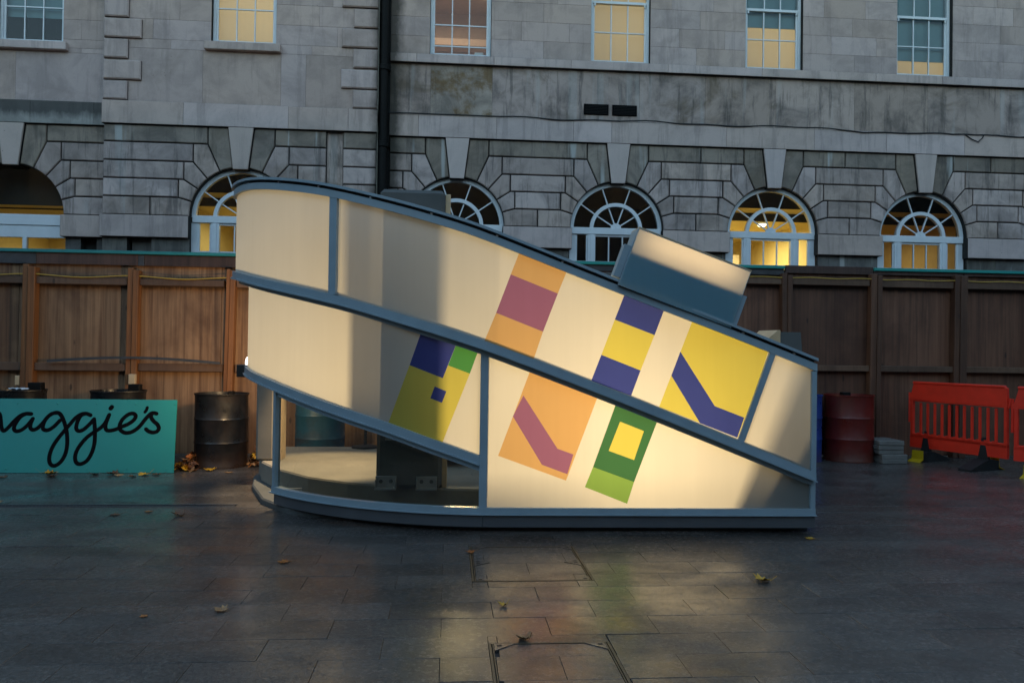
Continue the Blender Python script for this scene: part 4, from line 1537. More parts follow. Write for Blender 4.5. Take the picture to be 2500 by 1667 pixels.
# the curved clear pane under the lower rail
gv, gf = [], []
gs = steps(-2.172, -0.149)
for s in gs:
    gv += [surf(s, 0.19, -0.012, 2), surf(s, low(s) - 0.10, -0.012, 2)]
for i in range(len(gs) - 1):
    gf.append((2 * i, 2 * i + 2, 2 * i + 3, 2 * i + 1))
mesh('glass_pane', gv, gf, M['pane_glass'], pav, smooth=True)
dr = random.Random(8)
dp = MB()
for i in range(230):
    s_ = dr.choice((dr.gauss(-1.25, 0.10), dr.gauss(-0.95, 0.10), dr.gauss(-0.75, 0.05), dr.uniform(-2.1, -0.2)))
    zt_ = low(s_) - 0.12
    z_ = zt_ - abs(dr.gauss(0, 0.22)) * (zt_ - 0.2)
    if not (-2.15 < s_ < -0.2 and z_ > 0.21):
        continue
    c_ = Vector(surf(s_, z_, -0.011, 2))
    o_ = Vector(surf(s_, z_, 0.2, 2)) - c_
    o_.normalize()
    u_ = Vector((0, 0, 1))
    w_ = o_.cross(u_)
    r_ = dr.uniform(0.0012, 0.0030)
    dp.add([c_ + u_ * r_, c_ + w_ * r_, c_ - u_ * r_ * dr.uniform(1.0, 2.2), c_ - w_ * r_, c_ + o_ * r_ * 0.7], [(0, 1, 4), (1, 2, 4), (2, 3, 4), (3, 0, 4)])
wt = NT('water')
wt.base((0.9, 0.93, 0.95), 0.02)
wt.b.inputs['Transmission Weight'].default_value = 0.9
wt.b.inputs['IOR'].default_value = 1.33
dp.build('water_drops', wt.m, pav)['kind'] = 'stuff'
# end plate on the right
ep = MB()
p0, p1 = surf(SR1 - 0.01, 0, -0.036, 1), surf(SR1 - 0.01, 0, -0.62, 1)
zt = top(SR1) - 0.06
for q, r_ in ((0.0, 0.012),):
    ep.add([(p0[0] + q, p0[1], 0.06), (p1[0] + q, p1[1], 0.06), (p1[0] + q, p1[1], zt), (p0[0] + q, p0[1], zt), (p0[0] - r_, p0[1], 0.06), (p1[0] - r_, p1[1], 0.06), (p1[0] - r_, p1[1], zt), (p0[0] - r_, p0[1], zt)],
           [(0, 1, 2, 3), (7, 6, 5, 4), (3, 2, 6, 7), (0, 4, 5, 1), (1, 5, 6, 2), (0, 3, 7, 4)])
ep.build('end_plate', M['steel_blue'], pav)

# concrete base, floor slab, columns
def disc(name, edge, y_back, z0, z1, mat, cham=0.015):
    v, f = [], []
    pts = edge + [(edge[-1][0], y_back), (edge[0][0], y_back)]
    n = len(pts)
    cxm = sum(p[0] for p in pts) / n
    cym = sum(p[1] for p in pts) / n
    for z, k in ((z0, 1.0), (z1 - cham, 1.0), (z1, 1.0 - cham / 1.5)):
        v += [(cxm + (p[0] - cxm) * k, cym + (p[1] - cym) * k, z) for p in pts]
    for r_ in range(2):
        for j in range(n):
            f.append((r_ * n + j, r_ * n + (j + 1) % n, (r_ + 1) * n + (j + 1) % n, (r_ + 1) * n + j))
    f.append(tuple(range(2 * n, 3 * n)))
    return mesh(name, v, f, mat, pav)


EDGE = [(-2.02, 8.9), (-2.0, 8.485), (-1.86, 8.0), (-1.616, 7.544), (-1.237, 7.06), (-0.847, 6.76), (-0.45, 6.58), (0.0, 6.47), (0.45, 6.41), (1.2, 6.37), (2.0, 6.34), (2.72, 6.32)]
disc('floor_slab', EDGE, 9.22, 0.06, 0.25, M['concrete'])
EDGE2 = [(-2.05, 9.0), (-2.02, 8.35), (-1.90, 7.80), (-1.64, 7.09), (-1.34, 6.68), (-0.95, 6.46), (-0.4, 6.27), (0.4, 6.16), (1.3, 6.12), (2.6, 6.10)]
disc('base', EDGE2, 9.26, 0.0, 0.056, M['concrete_dark'])
cm = MB()
cm.box(-0.585, -0.05, 6.46, 6.72, 0.25, 2.715, 0.03)
cm.build('column', M['concrete_dark'], pav)
cm = MB()
cm.box(-0.048, -0.005, 6.50, 6.76, 0.25, 2.69, 0.004)
cm.build('column_lining', M['bamboo'], pav)
cm = MB()
cm.box(-1.935, -1.76, 8.05, 8.3, 0.25, 1.55, 0.02)
cm.build('column', M['concrete'], pav)
cm = MB()
cm.box(-1.758, -1.69, 8.08, 8.32, 0.25, 1.54, 0.005)
cm.build('column_lining', M['bamboo'], pav)
# leaning slab at the right end: a concrete blade with a pale lining on its edge
bl = MB()
po = [(2.08, .056), (2.50, 1.36), (2.76, 1.585), (2.99, 1.585), (2.99, .056)]
nv = len(po)
bl.add([(x, 6.13 + 0.30 * z / 1.6, z) for x, z in po] + [(x, 6.25 + 0.30 * z / 1.6, z) for x, z in po], [tuple(range(nv)), tuple(range(2 * nv - 1, nv - 1, -1))] + [(j, j + nv, (j + 1) % nv + nv, (j + 1) % nv) for j in range(nv)])
bl.build('leaning_blade', M['concrete_dark'], pav)
bl = MB()
bl.add([(2.60, 6.40, 1.45), (2.78, 6.40, 1.60), (2.72, 6.66, 1.60), (2.56, 6.66, 1.45), (2.60, 6.40, 1.30), (2.80, 6.40, 1.30), (2.80, 6.66, 1.30), (2.56, 6.66, 1.30), (2.80, 6.40, 1.60), (2.80, 6.66, 1.60)],
       [(0, 4, 5, 8, 1), (3, 2, 9, 6, 7), (0, 1, 2, 3), (1, 8, 9, 2), (5, 6, 9, 8), (0, 3, 7, 4), (4, 7, 6, 5)])
bl.build('blade_lining', M['bamboo'], pav)
bw = MB()
bw.box(-0.05, 3.02, 8.75, 8.80, 0.25, 2.3, 0.005)
bw.box(2.98, 3.02, 6.63, 8.749, 0.25, 1.56, 0.005)
bw.build('light_blocking_wall', M['concrete_dark'], pav)  # unseen walls added to keep lamp light off the fence at right
# angle brackets bolted to the slab behind the glass
for (x, y, z) in ((-1.36, 6.98, 0.062), (-0.50, 6.42, 0.26), (-0.17, 6.40, 0.26), (-0.42, 6.42, 0.66), (-0.20, 6.42, 0.60)):
    bb = MB()
    bb.box(x - 0.085, x + 0.085, y, y + 0.012, z, z + 0.10, 0.003)
    for s in (-1, 1):
        bb.box(x + s * 0.078 - 0.004, x + s * 0.078 + 0.004, y - 0.075, y, z, z + 0.08)
    bb.box(x - 0.085, x + 0.085, y - 0.08, y, z, z + 0.01)
    br = bb.build('bracket', M['bolt'], pav)
    for s in (-1, 1):
        nb = MB()
        nb.tube([(x + s * 0.04, y - 0.018, z + 0.06), (x + s * 0.04, y, z + 0.06)], 0.017, 6)
        nb.build('bolt', M['steel_dark'], br)

# skylight box riding on the sloping top edge
ca, sa = math.cos(R(-19.6)), math.sin(R(-19.6))
BO = Vector((1.268, 1.902))


def bx(e1, e2, y):
    return (BO.x + ca * e1 - sa * e2, y, BO.y + sa * e1 + ca * e2)


def tilted_box(name, a0, a1, b0, b1, y0, y1, mat):
    v = [bx(a, b, y) for a in (a0, a1) for y in (y0, y1) for b in (b0, b1)]
    return mesh(name, v, [(0, 1, 3, 2), (4, 6, 7, 5), (0, 4, 5, 1), (2, 3, 7, 6), (0, 2, 6, 4), (1, 5, 7, 3)], mat, pav)


YB = 5.785
mesh('skylight_sheet', [bx(0, 0, YB), bx(.925, 0, YB), bx(.925, .462, YB), bx(0, .462, YB)], [(0, 1, 2, 3)], M['box_sheet'], pav)
tilted_box('skylight_side', -0.003, 0.004, 0.0, 0.462, YB + 0.003, 6.04, M['steel_blue'])
tilted_box('skylight_side', 0.921, 0.928, 0.0, 0.462, YB + 0.003, 6.04, M['steel_blue'])
tilted_box('skylight_top', -0.003, 0.928, 0.462, 0.470, YB - 0.002, 6.04, M['bamboo'])
tilted_box('skylight_lining', 0.005, 0.92, 0.452, 0.461, YB + 0.01, 6.03, M['rubber'])
tilted_box('skylight_floor', 0.005, 0.92, -0.004, 0.004, YB + 0.01, 5.999, M['rubber'])
tilted_box('side_cheek', -0.058, -0.004, 0.06, 0.315, YB + 0.03, 5.93, M['steel_blue'])
tilted_box('side_cheek', 0.929, 0.972, 0.02, 0.275, YB + 0.03, 5.93, M['steel_blue'])
tilted_box('box_light_blocker', 0.005, 0.92, 0.0, 0.452, 6.00, 6.03, M['rubber'])  # opaque back added to block work lamp light from the sheet
tilted_box('shading_shelf', 0.005, 0.92, 0.335, 0.342, 5.885, 5.999, M['rubber'])  # shelf added to shade the lower half of the sheet
ls = tilted_box('added_strip_lamp', 0.05, 0.875, 0.385, 0.435, 5.98, 5.999, M['rubber'])  # hidden lamp added to brighten the upper half of the sheet
pc = bx(0.4625, 0.41, 5.975)
sl = area_light('lamp_light', pc, (R(-90), 0, 0), 0.80, 0.42, (1.0, 0.78, 0.48), ls, 0.03)
sl.rotation_euler = (Matrix.Rotation(R(19.6), 4, 'Y') @ Matrix.Rotation(R(-90), 4, 'X')).to_euler()
# three work lamps inside
for (x, y, z, kind) in ((0.14, 8.15, 0.42, 11.0), (1.62, 7.65, 0.42, 9.5), (-0.95, 9.02, 1.35, 'bulb')):
    wl_ = MB()
    wl_.tube([(x, y + 0.1, 0.25), (x, y + 0.1, z - 0.09)], 0.018, 8)
    wl_.lathe([(0.16, 0.25), (0.16, 0.27), (0.02, 0.29)], 12, x, y + 0.1)
    if kind != 'bulb':
        wl_.box(x - 0.17, x + 0.17, y + 0.06, y + 0.12, z - 0.10, z + 0.10, 0.01)
    if kind == 9.5:
        wl_.box(x - 0.285, x - 0.272, y - 0.36, y + 0.12, z - 0.2, z + 0.25)  # side flap added to keep this lamp's light off the left panels
    if kind == 11.0:
        wl_.add([(x - 0.3, y + 0.02, z - 0.08), (x + 0.3, y + 0.02, z - 0.08), (x + 0.6, y - 0.5, z - 0.025), (x - 0.6, y - 0.5, z - 0.025)], [(0, 1, 2, 3)])  # low flap added to keep this lamp's light off the paving
    if kind == 'bulb':
        wl_.box(x - 0.3, x + 0.3, y - 0.52, y + 0.03, z - 0.085, z - 0.07)  # tray added to block the bulb's light towards the paving
    lo = wl_.build('work_lamp', M['rubber'], pav)
    if kind != 'bulb':
        area_light('lamp_light', (x, y, z), (R(-90 - 20), 0, 0), 0.30 if kind > 10 else 0.5, kind, (1.0, 0.75, 0.41), lo, 0.10)
    else:
        d = bpy.data.lights.new('lamp_light', 'POINT')
        d.energy = 13.0
        d.color = (1.0, 0.74, 0.40)
        d.shadow_soft_size = 0.04
        lo2 = bpy.data.objects.new('lamp_light', d)
        lo2.location = Vector((x, y - 0.06, z)) - world_loc(lo)
        link(lo2, lo)

# hidden down light added to brighten the slab behind the curved glass
dl = MB()
dl.lathe([(0.03, 2.62), (0.06, 2.60), (0.09, 2.46), (0.085, 2.46), (0.055, 2.59)], 16, -1.15, 7.75)
dl.tube([(-1.15, 7.75, 2.61), (-1.15, 7.75, 2.66), (-0.5, 6.7, 2.66)], 0.012, 6)
dlo = dl.build('added_down_light', M['rubber'], pav)
d = bpy.data.lights.new('lamp_light', 'SPOT')
d.energy = 95.0
d.color = (1.0, 0.74, 0.42)
d.spot_size = R(54)
d.spot_blend = 0.5
d.shadow_soft_size = 0.03
dd = bpy.data.objects.new('lamp_light', d)
dd.location = Vector((-1.15, 7.75, 2.50)) - world_loc(dlo)
link(dd, dlo)

# floodlight clamped to the stub column at the open end of the pavilion; it lights the fence
fl_ = empty('floodlight', (-2.03, 8.16, 1.08))
tag(fl_, 'small black floodlight glowing at the far curved end of the pavilion', 'floodlight')
h_ = MB()
h_.box(-2.14, -1.97, 8.06, 8.24, 1.09, 1.215, 0.008)
h_.box(-1.972, -1.930, 8.12, 8.20, 1.12, 1.16)
h_.build('housing', M['rubber'], fl_)
ln = MB()
ln.lathe([(0.055, 1.216), (0.055, 1.25), (0.045, 1.285), (0.02, 1.305), (0.001, 1.31)], 16, -2.02, 8.15)
ln.build('lens', emit('flood_lens', (1.0, 0.90, 0.85), 1.2), fl_)
area_light('lamp_light', (-2.06, 8.27, 1.24), (R(90), 0, R(22)), 0.12, 4.5, (1.0, 0.68, 0.36), fl_, 0.10)

# ------------------------------------------------------------------ drums
def drum(name, mat, x, y, h, r, label, stub=None, group=None, lid=True):
    e = empty(name, (x, y, 0))
    tag(e, label, 'drum', group)
    b = MB()
    z1, z2 = h * 0.34, h * 0.66
    b.lathe([(0.001, 0.004), (r * 0.96, 0.004), (r, 0.0), (r, 0.02), (r * 0.975, 0.035), (r * 0.975, z1 - 0.02), (r * 1.0, z1), (r * 0.975, z1 + 0.02), (r * 0.975, z2 - 0.02), (r * 1.0, z2), (r * 0.975, z2 + 0.02),
             (r * 0.975, h - 0.03), (r * 0.99, h - 0.01)], 40, x, y)
    auto_smooth(b.build('body', mat, e), 40)
    c = MB()
    c.lathe([(r * 0.985, h - 0.014), (r * 1.01, h - 0.008), (r * 1.01, h + 0.006), (r * 0.97, h + 0.006), (r * 0.965, h - 0.02), (0.001, h - 0.022)], 40, x, y)
    auto_smooth(c.build('rim', mat, e), 40)
    if stub:
        s = MB()
        s.box(x + stub[0] - stub[2] / 2, x + stub[0] + stub[2] / 2, y + stub[1], y + stub[1] + 0.1, h - 0.02, h + stub[3], 0.006)
        s.build('post_socket', M['black_iron'], e)
    return e


G_DR = 'oil drums weighting the hoarding'
drum('oil_drum', M['drum_black'], -2.655, 9.40, 0.845, 0.305, 'black oil drum standing between the teal board and the pavilion', (0.06, 0.12, 0.06, 0.02), G_DR)
drum('oil_drum', M['drum_black'], -3.835, 9.42, 0.865, 0.30, 'black drum behind the teal board, nearer its visible end', (0.12, 0.12, 0.13, 0.07), G_DR)
drum('oil_drum', M['drum_black'], -4.96, 9.42, 0.865, 0.30, 'black drum behind the teal board with a pale rag on its lid', (0.12, 0.12, 0.15, 0.08), G_DR)
drum('oil_drum', M['drum_teal'], -1.575, 9.78, 0.87, 0.305, 'blue-grey oil drum seen through the curved glass of the pavilion', None, G_DR)
drum('oil_drum', M['drum_red'], 5.315, 9.98, 0.865, 0.315, 'rusty dark red oil drum beside the stack of slabs', (0.0, 0.05, 0.11, 0.03), G_DR)
drum('oil_drum', M['drum_blue'], 4.63, 10.0, 0.86, 0.30, 'bright blue drum half hidden by the end of the pavilion', None, G_DR)
rg = MB()
nr = 10
for i in range(nr + 1):
    for j in range(5):
        rg.v.append((-5.05 + 0.2 * i / nr, 9.30 + 0.04 * j + 0.008 * math.sin(i), 0.873 + 0.018 * abs(math.sin(i * 0.9 + j * 1.3)) * (1 if 0 < i < nr else 0.2)))
for i in range(nr):
    for j in range(4):
        rg.f.append((i * 5 + j, (i + 1) * 5 + j, (i + 1) * 5 + j + 1, i * 5 + j + 1))
        rg.k.append(0)
tag(rg.build('rag', M['white_paint'], None, True), 'crumpled pale rag lying on a black drum lid behind the board', 'rag')

# ------------------------------------------------------------------ the teal board with its lettering
SB, ST, SW = (8.82, 0.004), (9.02, 0.885), 3.05       # foot (y, z), head (y, z), half hidden to the left
sg = empty('sign_board', (-3.0, 8.82, 0))
tag(sg, 'teal board with black handwritten lettering leaning against black drums', 'sign')
dy, dz = ST[0] - SB[0], ST[1] - SB[1]
LEN = math.hypot(dy, dz)
uy, uz = dy / LEN, dz / LEN           # up the board
fy, fz = -uz, uy                      # out of its face
XS0, XS1, XS1T = -5.42, -2.995, -3.032
LEN = 0.808


def on_board(x, u, o=0.0):
    return (x, SB[0] + uy * u + fy * o, SB[1] + uz * u + fz * o)


v = [on_board(XS0, 0, o) for o in (0, -0.018)] + [on_board(XS1, 0, o) for o in (0, -0.018)] + [on_board(XS1T, LEN, o) for o in (0, -0.018)] + [on_board(XS0, LEN, o) for o in (0, -0.018)]
mesh('board', v, [(0, 2, 4, 6), (7, 5, 3, 1), (0, 1, 3, 2), (2, 3, 5, 4), (4, 5, 7, 6), (6, 7, 1, 0)], M['teal'], sg)
for i in range(6):
    for u in (0.045, LEN - 0.05):
        s = MB()
        x = -3.075 - 0.42 * i + (0.025 if u > 0.4 else 0)
        s.tube([on_board(x, u, 0), on_board(x, u, 0.006)], [0.010, 0.007], 8)
        s.build('screw_head', M['teal'], sg)
STROKES = [[[-5.273,0.646],[-5.248,0.569],[-5.216,0.45]],[[-5.222,0.485],[-5.193,0.599],[-5.144,0.651],[-5.099,0.629],[-5.074,0.558],[-5.05,0.448]],[[-5.057,0.486],[-5.023,0.6],[-4.969,0.654],[-4.923,0.652],[-4.896,0.625],[-4.878,0.559],[-4.858,0.481],[-4.829,0.454],[-4.792,0.488],[-4.739,0.56],[-4.684,0.618],[-4.625,0.642],[-4.57,0.639]],[[-4.625,0.642],[-4.677,0.608],[-4.716,0.542],[-4.731,0.482],[-4.702,0.45],[-4.647,0.465],[-4.591,0.519],[-4.547,0.587]],[[-4.547,0.587],[-4.561,0.537],[-4.559,0.487],[-4.527,0.465],[-4.481,0.487],[-4.435,0.544],[-4.392,0.61],[-4.339,0.649],[-4.294,0.655],[-4.256,0.629],[-4.22,0.569],[-4.186,0.485],[-4.162,0.395],[-4.151,0.3],[-4.158,0.206],[-4.193,0.123],[-4.25,0.078],[-4.296,0.092],[-4.319,0.146],[-4.316,0.223],[-4.29,0.306],[-4.248,0.383],[-4.2,0.455],[-4.151,0.525],[-4.102,0.594],[-4.049,0.636],[-3.993,0.648],[-3.942,0.63]],[[-4.305,0.654],[-4.361,0.64],[-4.411,0.58],[-4.43,0.508],[-4.419,0.471],[-4.373,0.463],[-4.315,0.502],[-4.26,0.569]],[[-3.993,0.648],[-4.042,0.627],[-4.072,0.558],[-4.077,0.486],[-4.048,0.456],[-4.001,0.47],[-3.949,0.522],[-3.9,0.587]],[[-3.9,0.587],[-3.882,0.493],[-3.869,0.397],[-3.867,0.301],[-3.886,0.206],[-3.926,0.129],[-3.987,0.096],[-4.032,0.112],[-4.051,0.17],[-4.042,0.239],[-4.005,0.315],[-3.951,0.387],[-3.888,0.441],[-3.824,0.487],[-3.778,0.545],[-3.744,0.636]],[[-3.744,0.636],[-3.76,0.578],[-3.771,0.511],[-3.754,0.467],[-3.714,0.461],[-3.658,0.475],[-3.6,0.503],[-3.528,0.537],[-3.474,0.582],[-3.459,0.626],[-3.491,0.652],[-3.541,0.64],[-3.592,0.591],[-3.618,0.533],[-3.615,0.482],[-3.576,0.446],[-3.526,0.437],[-3.47,0.455],[-3.408,0.507],[-3.355,0.586],[-3.305,0.648],[-3.271,0.659],[-3.239,0.652]],[[-3.283,0.658],[-3.295,0.617],[-3.262,0.569],[-3.216,0.53],[-3.198,0.488],[-3.216,0.454],[-3.262,0.443],[-3.307,0.457],[-3.334,0.479]],[[-3.735,0.709],[-3.727,0.721]],[[-3.345,0.719],[-3.351,0.692],[-3.364,0.67]]]


def catmull(pts, n=7):
    if len(pts) < 3:
        return pts
    out = []
    for i in range(len(pts) - 1):
        p0, p1, p2, p3 = pts[max(i - 1, 0)], pts[i], pts[i + 1], pts[min(i + 2, len(pts) - 1)]
        for k in range(n):
            t = k / n
            out.append(tuple(0.5 * (2 * p1[j] + (p2[j] - p0[j]) * t + (2 * p0[j] - 5 * p1[j] + 4 * p2[j] - p3[j]) * t * t + (3 * p1[j] - p0[j] - 3 * p2[j] + p3[j]) * t ** 3) for j in range(2)))
    out.append(tuple(pts[-1]))
    return out


lt = MB()
for si, st in enumerate(STROKES):
    pts = catmull(st)
    hw = 0.0215 if si < 10 else (0.0255 if si == 10 else 0.017)
    n = len(pts)
    d0 = Vector(pts[0]) - Vector(pts[1])
    d1 = Vector(pts[-1]) - Vector(pts[-2])
    cap0 = [(Vector(pts[0]) + d0.normalized() * hw * math.sin(a), math.cos(a)) for a in (math.pi / 2 * 0.93, math.pi / 3, math.pi / 6)]
    cap1 = [(Vector(pts[-1]) + d1.normalized() * hw * math.sin(a), math.cos(a)) for a in (math.pi / 6, math.pi / 3, math.pi / 2 * 0.93)]
    line = cap0 + [(Vector(p), 1.0) for p in pts] + cap1
    sec = [(-1.0, 0.0), (-0.85, 0.8), (-0.4, 1.0), (0.4, 1.0), (0.85, 0.8), (1.0, 0.0)]
    v, f = [], []
    for i, (p, k) in enumerate(line):
        a, b = line[max(i - 1, 0)][0], line[min(i + 1, len(line) - 1)][0]
        d = (b - a).normalized()
        nn = Vector((-d.y, d.x))
        for (w_, hgt) in sec:
            q = p + nn * (hw * k * w_)
            v.append(on_board(q.x, q.y, 0.0008 + hgt * 0.0022 + 0.00006 * si))
    m_ = len(sec)
    for i in range(len(line) - 1):
        for j in range(m_ - 1):
            f.append((i * m_ + j, i * m_ + j + 1, (i + 1) * m_ + j + 1, (i + 1) * m_ + j))
    lt.add(v, f)
lt.build('lettering', M['ink'], sg)

# ------------------------------------------------------------------ red plastic barriers
def plate(mb, poly, y0, y1):
    poly = ccw(poly)
    n = len(poly)
    v = [(p[0], y0, p[1]) for p in poly] + [(p[0], y1, p[1]) for p in poly]
    mb.add(v, [tuple(range(n)), tuple(range(2 * n - 1, n - 1, -1))] + [(j, j + n, (j + 1) % n + n, (j + 1) % n) for j in range(n)])


def barrier(name, label, loc, rz, L):
    e = empty(name, (0, 0, 0))
    tag(e, label, 'barrier', 'red plastic barriers by the fence')
    t = 0.022
    b = MB()
    plate(b, [(0.0, 0.84), (0.05, 1.02), (0.08, 1.045), (L - 0.06, 1.045), (L - 0.01, 1.02), (L, 0.84), (L, 0.785), (0.0, 0.785)], -t, t)
    b.box(0.04, L - 0.04, -t - 0.012, t + 0.012, 1.02, 1.052, 0.008)
    b.box(0.05, L - 0.08, -t - 0.006, -t, 0.80, 0.82)
    b.build('top_board', M['barrier_red'], e)
    c = MB()
    for x0, x1 in ((0.0, 0.20), (0.26, L - 0.33), (L - 0.27, L)):
        plate(c, [(x0, 0.33), (x0 + (0.03 if x0 > 0 else 0), 0.17), (x1 - (0.03 if x1 < L else 0), 0.17), (x1, 0.33)], -t, t)
    c.box(0.0, L, -t, t, 0.30, 0.355, 0.006)
    c.build('bottom_board', M['barrier_red'], e)
    for x0, x1 in ((0.0, 0.045), (L - 0.045, L)):
        s = MB()
        s.box(x0, x1, -t, t, 0.345, 0.79, 0.006)
        s.build('end_post', M['barrier_red'], e)
    n = int((L - 0.12) / 0.105)
    for i in range(n):
        x = 0.045 + (L - 0.09) * (i + 1) / (n + 1)
        s = MB()
        s.box(x - 0.017, x + 0.017, -0.012, 0.012, 0.345, 0.77, 0.005)
        s.build('bar', M['barrier_red'], e)
        s = MB()
        s.box(x - 0.036, x - 0.006 + 0.03, -0.026, -0.0225, 0.335, 0.37, 0.001)
        s.build('bar_shoe', M['barrier_red'], e)
    for s_ in (-1, 1):
        s = MB()
        x = -0.02 if s_ < 0 else L + 0.02
        s.tube([(x, 0, 0.50 if s_ < 0 else 0.80), (x, 0, 0.90)], 0.018, 8)
        s.box(min(x, x - s_ * 0.03), max(x, x - s_ * 0.03), -0.015, 0.015, 0.78, 0.84)
        s.build('hook', M['barrier_red'], e)
    for x in (0.23, L - 0.30):
        w = MB()
        fl = -1 if x < 0.3 else 1
        yv = [(-0.36, 0.0), (0.16, 0.0), (0.16, 0.115), (0.05, 0.135), (-0.05, 0.13), (-0.36, 0.025)]
        yv = [(p[0] * fl, p[1]) for p in yv][::fl]
        nn = len(yv)
        v = [(x - 0.085, p[0], p[1]) for p in yv] + [(x + 0.085, p[0], p[1]) for p in yv]
        w.add(v, [tuple(range(nn))[::-1], tuple(range(nn, 2 * nn))] + [(j, (j + 1) % nn, (j + 1) % nn + nn, j + nn) for j in range(nn)])
        plate(w, [(x - 0.07, 0.12), (x + 0.07, 0.12), (x + 0.014, 0.40), (x - 0.014, 0.40)], -0.02, 0.02)
        ft = w.build('foot', M['foot_black'], e)
        y = MB()
        y.add([(x - 0.08, 0.168, 0.15), (x + 0.08, 0.168, 0.15), (x + 0.085, 0.175, 0.04), (x - 0.085, 0.175, 0.04), (x + 0.10, 0.25, 0.004), (x - 0.10, 0.25, 0.004),
               (x - 0.08, 0.161, 0.15), (x + 0.08, 0.161, 0.15), (x + 0.085, 0.165, 0.03), (x - 0.085, 0.165, 0.03), (x + 0.10, 0.25, 0.0), (x - 0.10, 0.25, 0.0)],
              [(0, 1, 2, 3), (3, 2, 4, 5), (9, 8, 7, 6), (11, 10, 8, 9), (0, 6, 7, 1), (5, 4, 10, 11), (1, 7, 8, 2), (2, 8, 10, 4), (0, 3, 9, 6), (3, 5, 11, 9)])
        y.v = [(p[0], p[1] * fl, p[2]) for p in y.v]
        y.f = [tuple(q[::fl]) for q in y.f]
        y.build('foot_tab', M['yellow_plastic'], ft)
    e.location = loc
    e.rotation_euler = (0, 0, rz)
    return e


barrier('barrier', 'red slatted plastic barrier standing clear of the frame before the fence', (6.26, 10.10, 0), math.atan2(-1.25, 0.46), 1.32)
barrier('barrier', 'red plastic barrier cut off by the edge of the picture', (6.70, 8.74, 0), math.atan2(-1.0, 0.70), 1.5)

# stack of concrete slabs
zz = 0.0
for k, (lb, dx, dyy, a) in enumerate((('lowest concrete slab of the stack beside the red drum', 0.015, 0.0, 0.01), ('second concrete slab from the ground beside the red drum', 0.025, 0.01, -0.02), ('third slab up, set back in the stack by the red drum', -0.01, 0.05, 0.03),
                                       ('fourth slab up in the stack beside the red drum', -0.015, 0.04, 0.02), ('topmost bluish slab of the stack beside the red drum', -0.01, 0.03, 0.0))):
    s = MB()
    s.box(-0.17, 0.17, -0.22, 0.22, 0.0, 0.058, 0.006)
    o = s.build('concrete_slab', M['slab_stone'])
    o.location = (5.735 + dx, 9.84 + dyy, zz + 0.029)
    o.rotation_euler = (0, 0, a)
    tag(o, lb, 'slab', 'stacked concrete slabs')
    zz += 0.0585

# ------------------------------------------------------------------ fallen leaves
OUT = [(0, -1.0), (0.10, -0.55), (0.55, -0.62), (0.45, -0.35), (0.98, -0.08), (0.70, 0.10), (0.92, 0.52), (0.48, 0.42), (0.36, 0.62), (0.0, 1.12),
       (-0.36, 0.62), (-0.48, 0.42), (-0.92, 0.52), (-0.70, 0.10), (-0.98, -0.08), (-0.45, -0.35), (-0.55, -0.62), (-0.10, -0.55)]


def leaf_geo(size, curl, fold, rs):
    v, f = [(0, 0, 0)], []
    for (x, y) in OUT:
        x *= rs.uniform(0.88, 1.12)
        y *= rs.uniform(0.88, 1.12)
        r2 = x * x + y * y
        v.append((x, y, curl * r2 * 0.26 + fold * abs(x) * 0.34 + rs.uniform(-0.06, 0.06)))
    n = len(OUT)
    f = [(0, i + 1, (i + 1) % n + 1) for i in range(n)]
    st = len(v)
    v += [(0.03, -0.9, 0.02), (-0.03, -0.9, 0.02), (-0.02, -1.75, 0.12 + curl * 0.5), (0.02, -1.75, 0.12 + curl * 0.5)]
    f.append((st, st + 1, st + 2, st + 3))
    zmin = min(p[2] for p in v)
    return [(p[0] * size, p[1] * size, (p[2] - zmin) * size + 0.001) for p in v], f


rs = random.Random(5)


def leaf(mat, x, y, size, rz, curl, fold, label, group='fallen leaves scattered on the paving', tilt=0.0, z=0.003):
    v, f = leaf_geo(size, curl, fold, rs)
    o = mesh('fallen_leaf', v, f, M[mat], None, center=False)
    o.location = (x, y, z)
    o.rotation_euler = (tilt, 0, rz)
    so = o.modifiers.new('thickness', 'SOLIDIFY')
    so.thickness = 0.0012
    tag(o, label, 'leaf', group)
    return o


leaf('leaf_yellow', 1.94, 4.66, 0.062, 1.9, 0.9, 0.9, 'curled yellow leaf alone on the paving in front of the pavilion end', tilt=0.15)
leaf('leaf_tan', 0.385, 3.76, 0.048, 0.4, 1.3, 0.9, 'large pale tan curled leaf above the lower access cover', tilt=-0.3)
leaf('leaf_yellow', 0.315, 4.26, 0.030, 2.4, 1.4, 1.0, 'small olive curled leaf between the two access covers')
leaf('leaf_tan', -1.18, 4.24, 0.042, 1.2, 1.0, 0.4, 'pale pinkish leaf lying alone on the dark paving at left')
leaf('leaf_brown', -2.20, 6.63, 0.065, 0.7, 1.0, 0.7, 'russet curled leaf just in front of the slot drain')
leaf('leaf_orange', -1.05, 5.19, 0.045, 1.6, 0.2, 0.0, 'flat orange leaf on the paving below the curved glass')
leaf('leaf_orange', 0.165, 5.38, 0.036, 0.2, 0.8, 0.5, 'orange leaf on the corner of the brass cover frame')
leaf('leaf_yellow', 2.75, 5.72, 0.045, 0.9, 0.1, 0.0, 'flat yellow leaf under the pavilion corner')
leaf('leaf_brown', -2.72, 6.66, 0.05, 2.2, 0.2, 0.1, 'flat dark brown leaf left of the russet leaf near the drain')
leaf('leaf_orange', -2.50, 6.78, 0.035, 0.3, 0.1, 0.0, 'tiny flat orange leaf near the drain before the board end')
leaf('leaf_orange', -1.55, 4.17, 0.022, 0.9, 0.1, 0.0, 'tiny orange leaf scrap in a paving joint at left')
names = ['yellow-brown upright leaf', 'curled russet leaf', 'small dark red leaf', 'brown cupped leaf', 'flat tan leaf', 'greenish long leaf', 'orange-brown leaf', 'dull brown leaf']
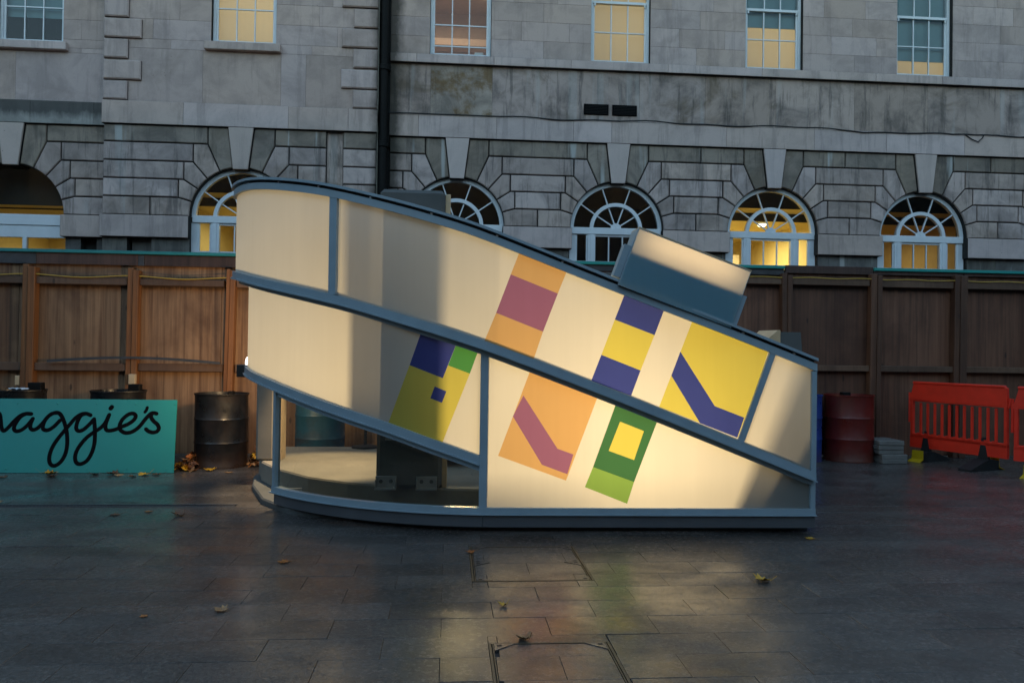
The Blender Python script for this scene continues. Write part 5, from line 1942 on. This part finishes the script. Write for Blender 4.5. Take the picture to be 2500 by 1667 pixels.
spots = [(-4.25, 8.74, 0.085, 0), (-4.15, 8.58, 0.06, 1), (-3.78, 8.70, 0.06, 2), (-3.60, 8.74, 0.075, 3), (-3.50, 8.64, 0.05, 4), (-3.26, 8.70, 0.075, 5), (-3.13, 8.70, 0.06, 6), (-3.34, 8.58, 0.05, 7)]
where = ['leftmost at the foot of the teal board', 'in front of the leftmost upright leaf by the board', 'below the second letter loop on the teal board', 'against the middle of the teal board foot', 'beside the cupped leaf at the board foot',
         'near the visible end of the board foot', 'at the visible end corner of the teal board', 'before the end corner of the board']
mats = ['leaf_yellow', 'leaf_brown', 'leaf_brown', 'leaf_brown', 'leaf_tan', 'leaf_yellow', 'leaf_brown', 'leaf_brown']
for (x, y, s_, k) in spots:
    leaf(mats[k], x, y, s_, rs.uniform(0, 6.28), rs.uniform(0.5, 1.2), rs.uniform(0.2, 0.8), names[k] + ' ' + where[k], 'leaves along the foot of the teal board', tilt=rs.uniform(-0.2, 0.2))
leaf('leaf_brown', -4.62, 8.52, 0.06, 1.0, 0.6, 0.4, 'brown leaf at the picture edge before the teal board')
leaf('leaf_tan', -3.93, 7.15, 0.06, 0.5, 0.6, 0.4, 'tan leaf lying on the slot drain at the picture edge')
leaf('leaf_yellow', -2.66, 9.0, 0.075, 0.6, 0.8, 0.5, 'bright yellow leaf in front of the black drum')
leaf('leaf_orange', -2.85, 8.98, 0.065, 2.6, 0.7, 0.4, 'orange-brown leaf by the left foot of the black drum')
leaf('leaf_tan', -2.42, 8.86, 0.05, 3.6, 0.3, 0.2, 'flat tan leaf in front of the black drum, nearer the pavilion')
# drifts of leaves around the black drum
heap = MB()
hr = random.Random(3)
for (cx, cy, sx, sy, n, hgt) in ((-2.93, 9.22, 0.10, 0.22, 70, 0.16), (-2.22, 9.50, 0.09, 0.22, 120, 0.22), (-3.0, 9.0, 0.12, 0.1, 25, 0.04)):
    for i in range(n):
        s_ = hr.uniform(0.03, 0.055)
        v, f = leaf_geo(s_, hr.uniform(0.2, 1.2), hr.uniform(0, 0.8), hr)
        mt = Matrix.Rotation(hr.uniform(0, 6.28), 4, 'Z') @ Matrix.Rotation(hr.uniform(-0.9, 0.9), 4, 'X') @ Matrix.Rotation(hr.uniform(-0.9, 0.9), 4, 'Y')
        gx, gy = hr.gauss(0, 0.5), hr.gauss(0, 0.5)
        loc = Vector((cx + gx * sx, cy + gy * sy, 0.02 + hr.random() * hgt * math.exp(-(gx * gx + gy * gy))))
        heap.add([mt @ Vector(p) + loc for p in v], f, hr.choice((0, 0, 1, 2, 3)))
ho = mesh('leaf_litter', heap.v, heap.f, [M['leaf_brown'], M['leaf_tan'], M['leaf_yellow'], M['leaf_orange']], None, False, heap.k)
tag(ho, 'drifts of dead brown and yellow leaves around the black drum', 'leaves', kind='stuff')
print('slabs', n_slab, 'objects', len(bpy.data.objects))
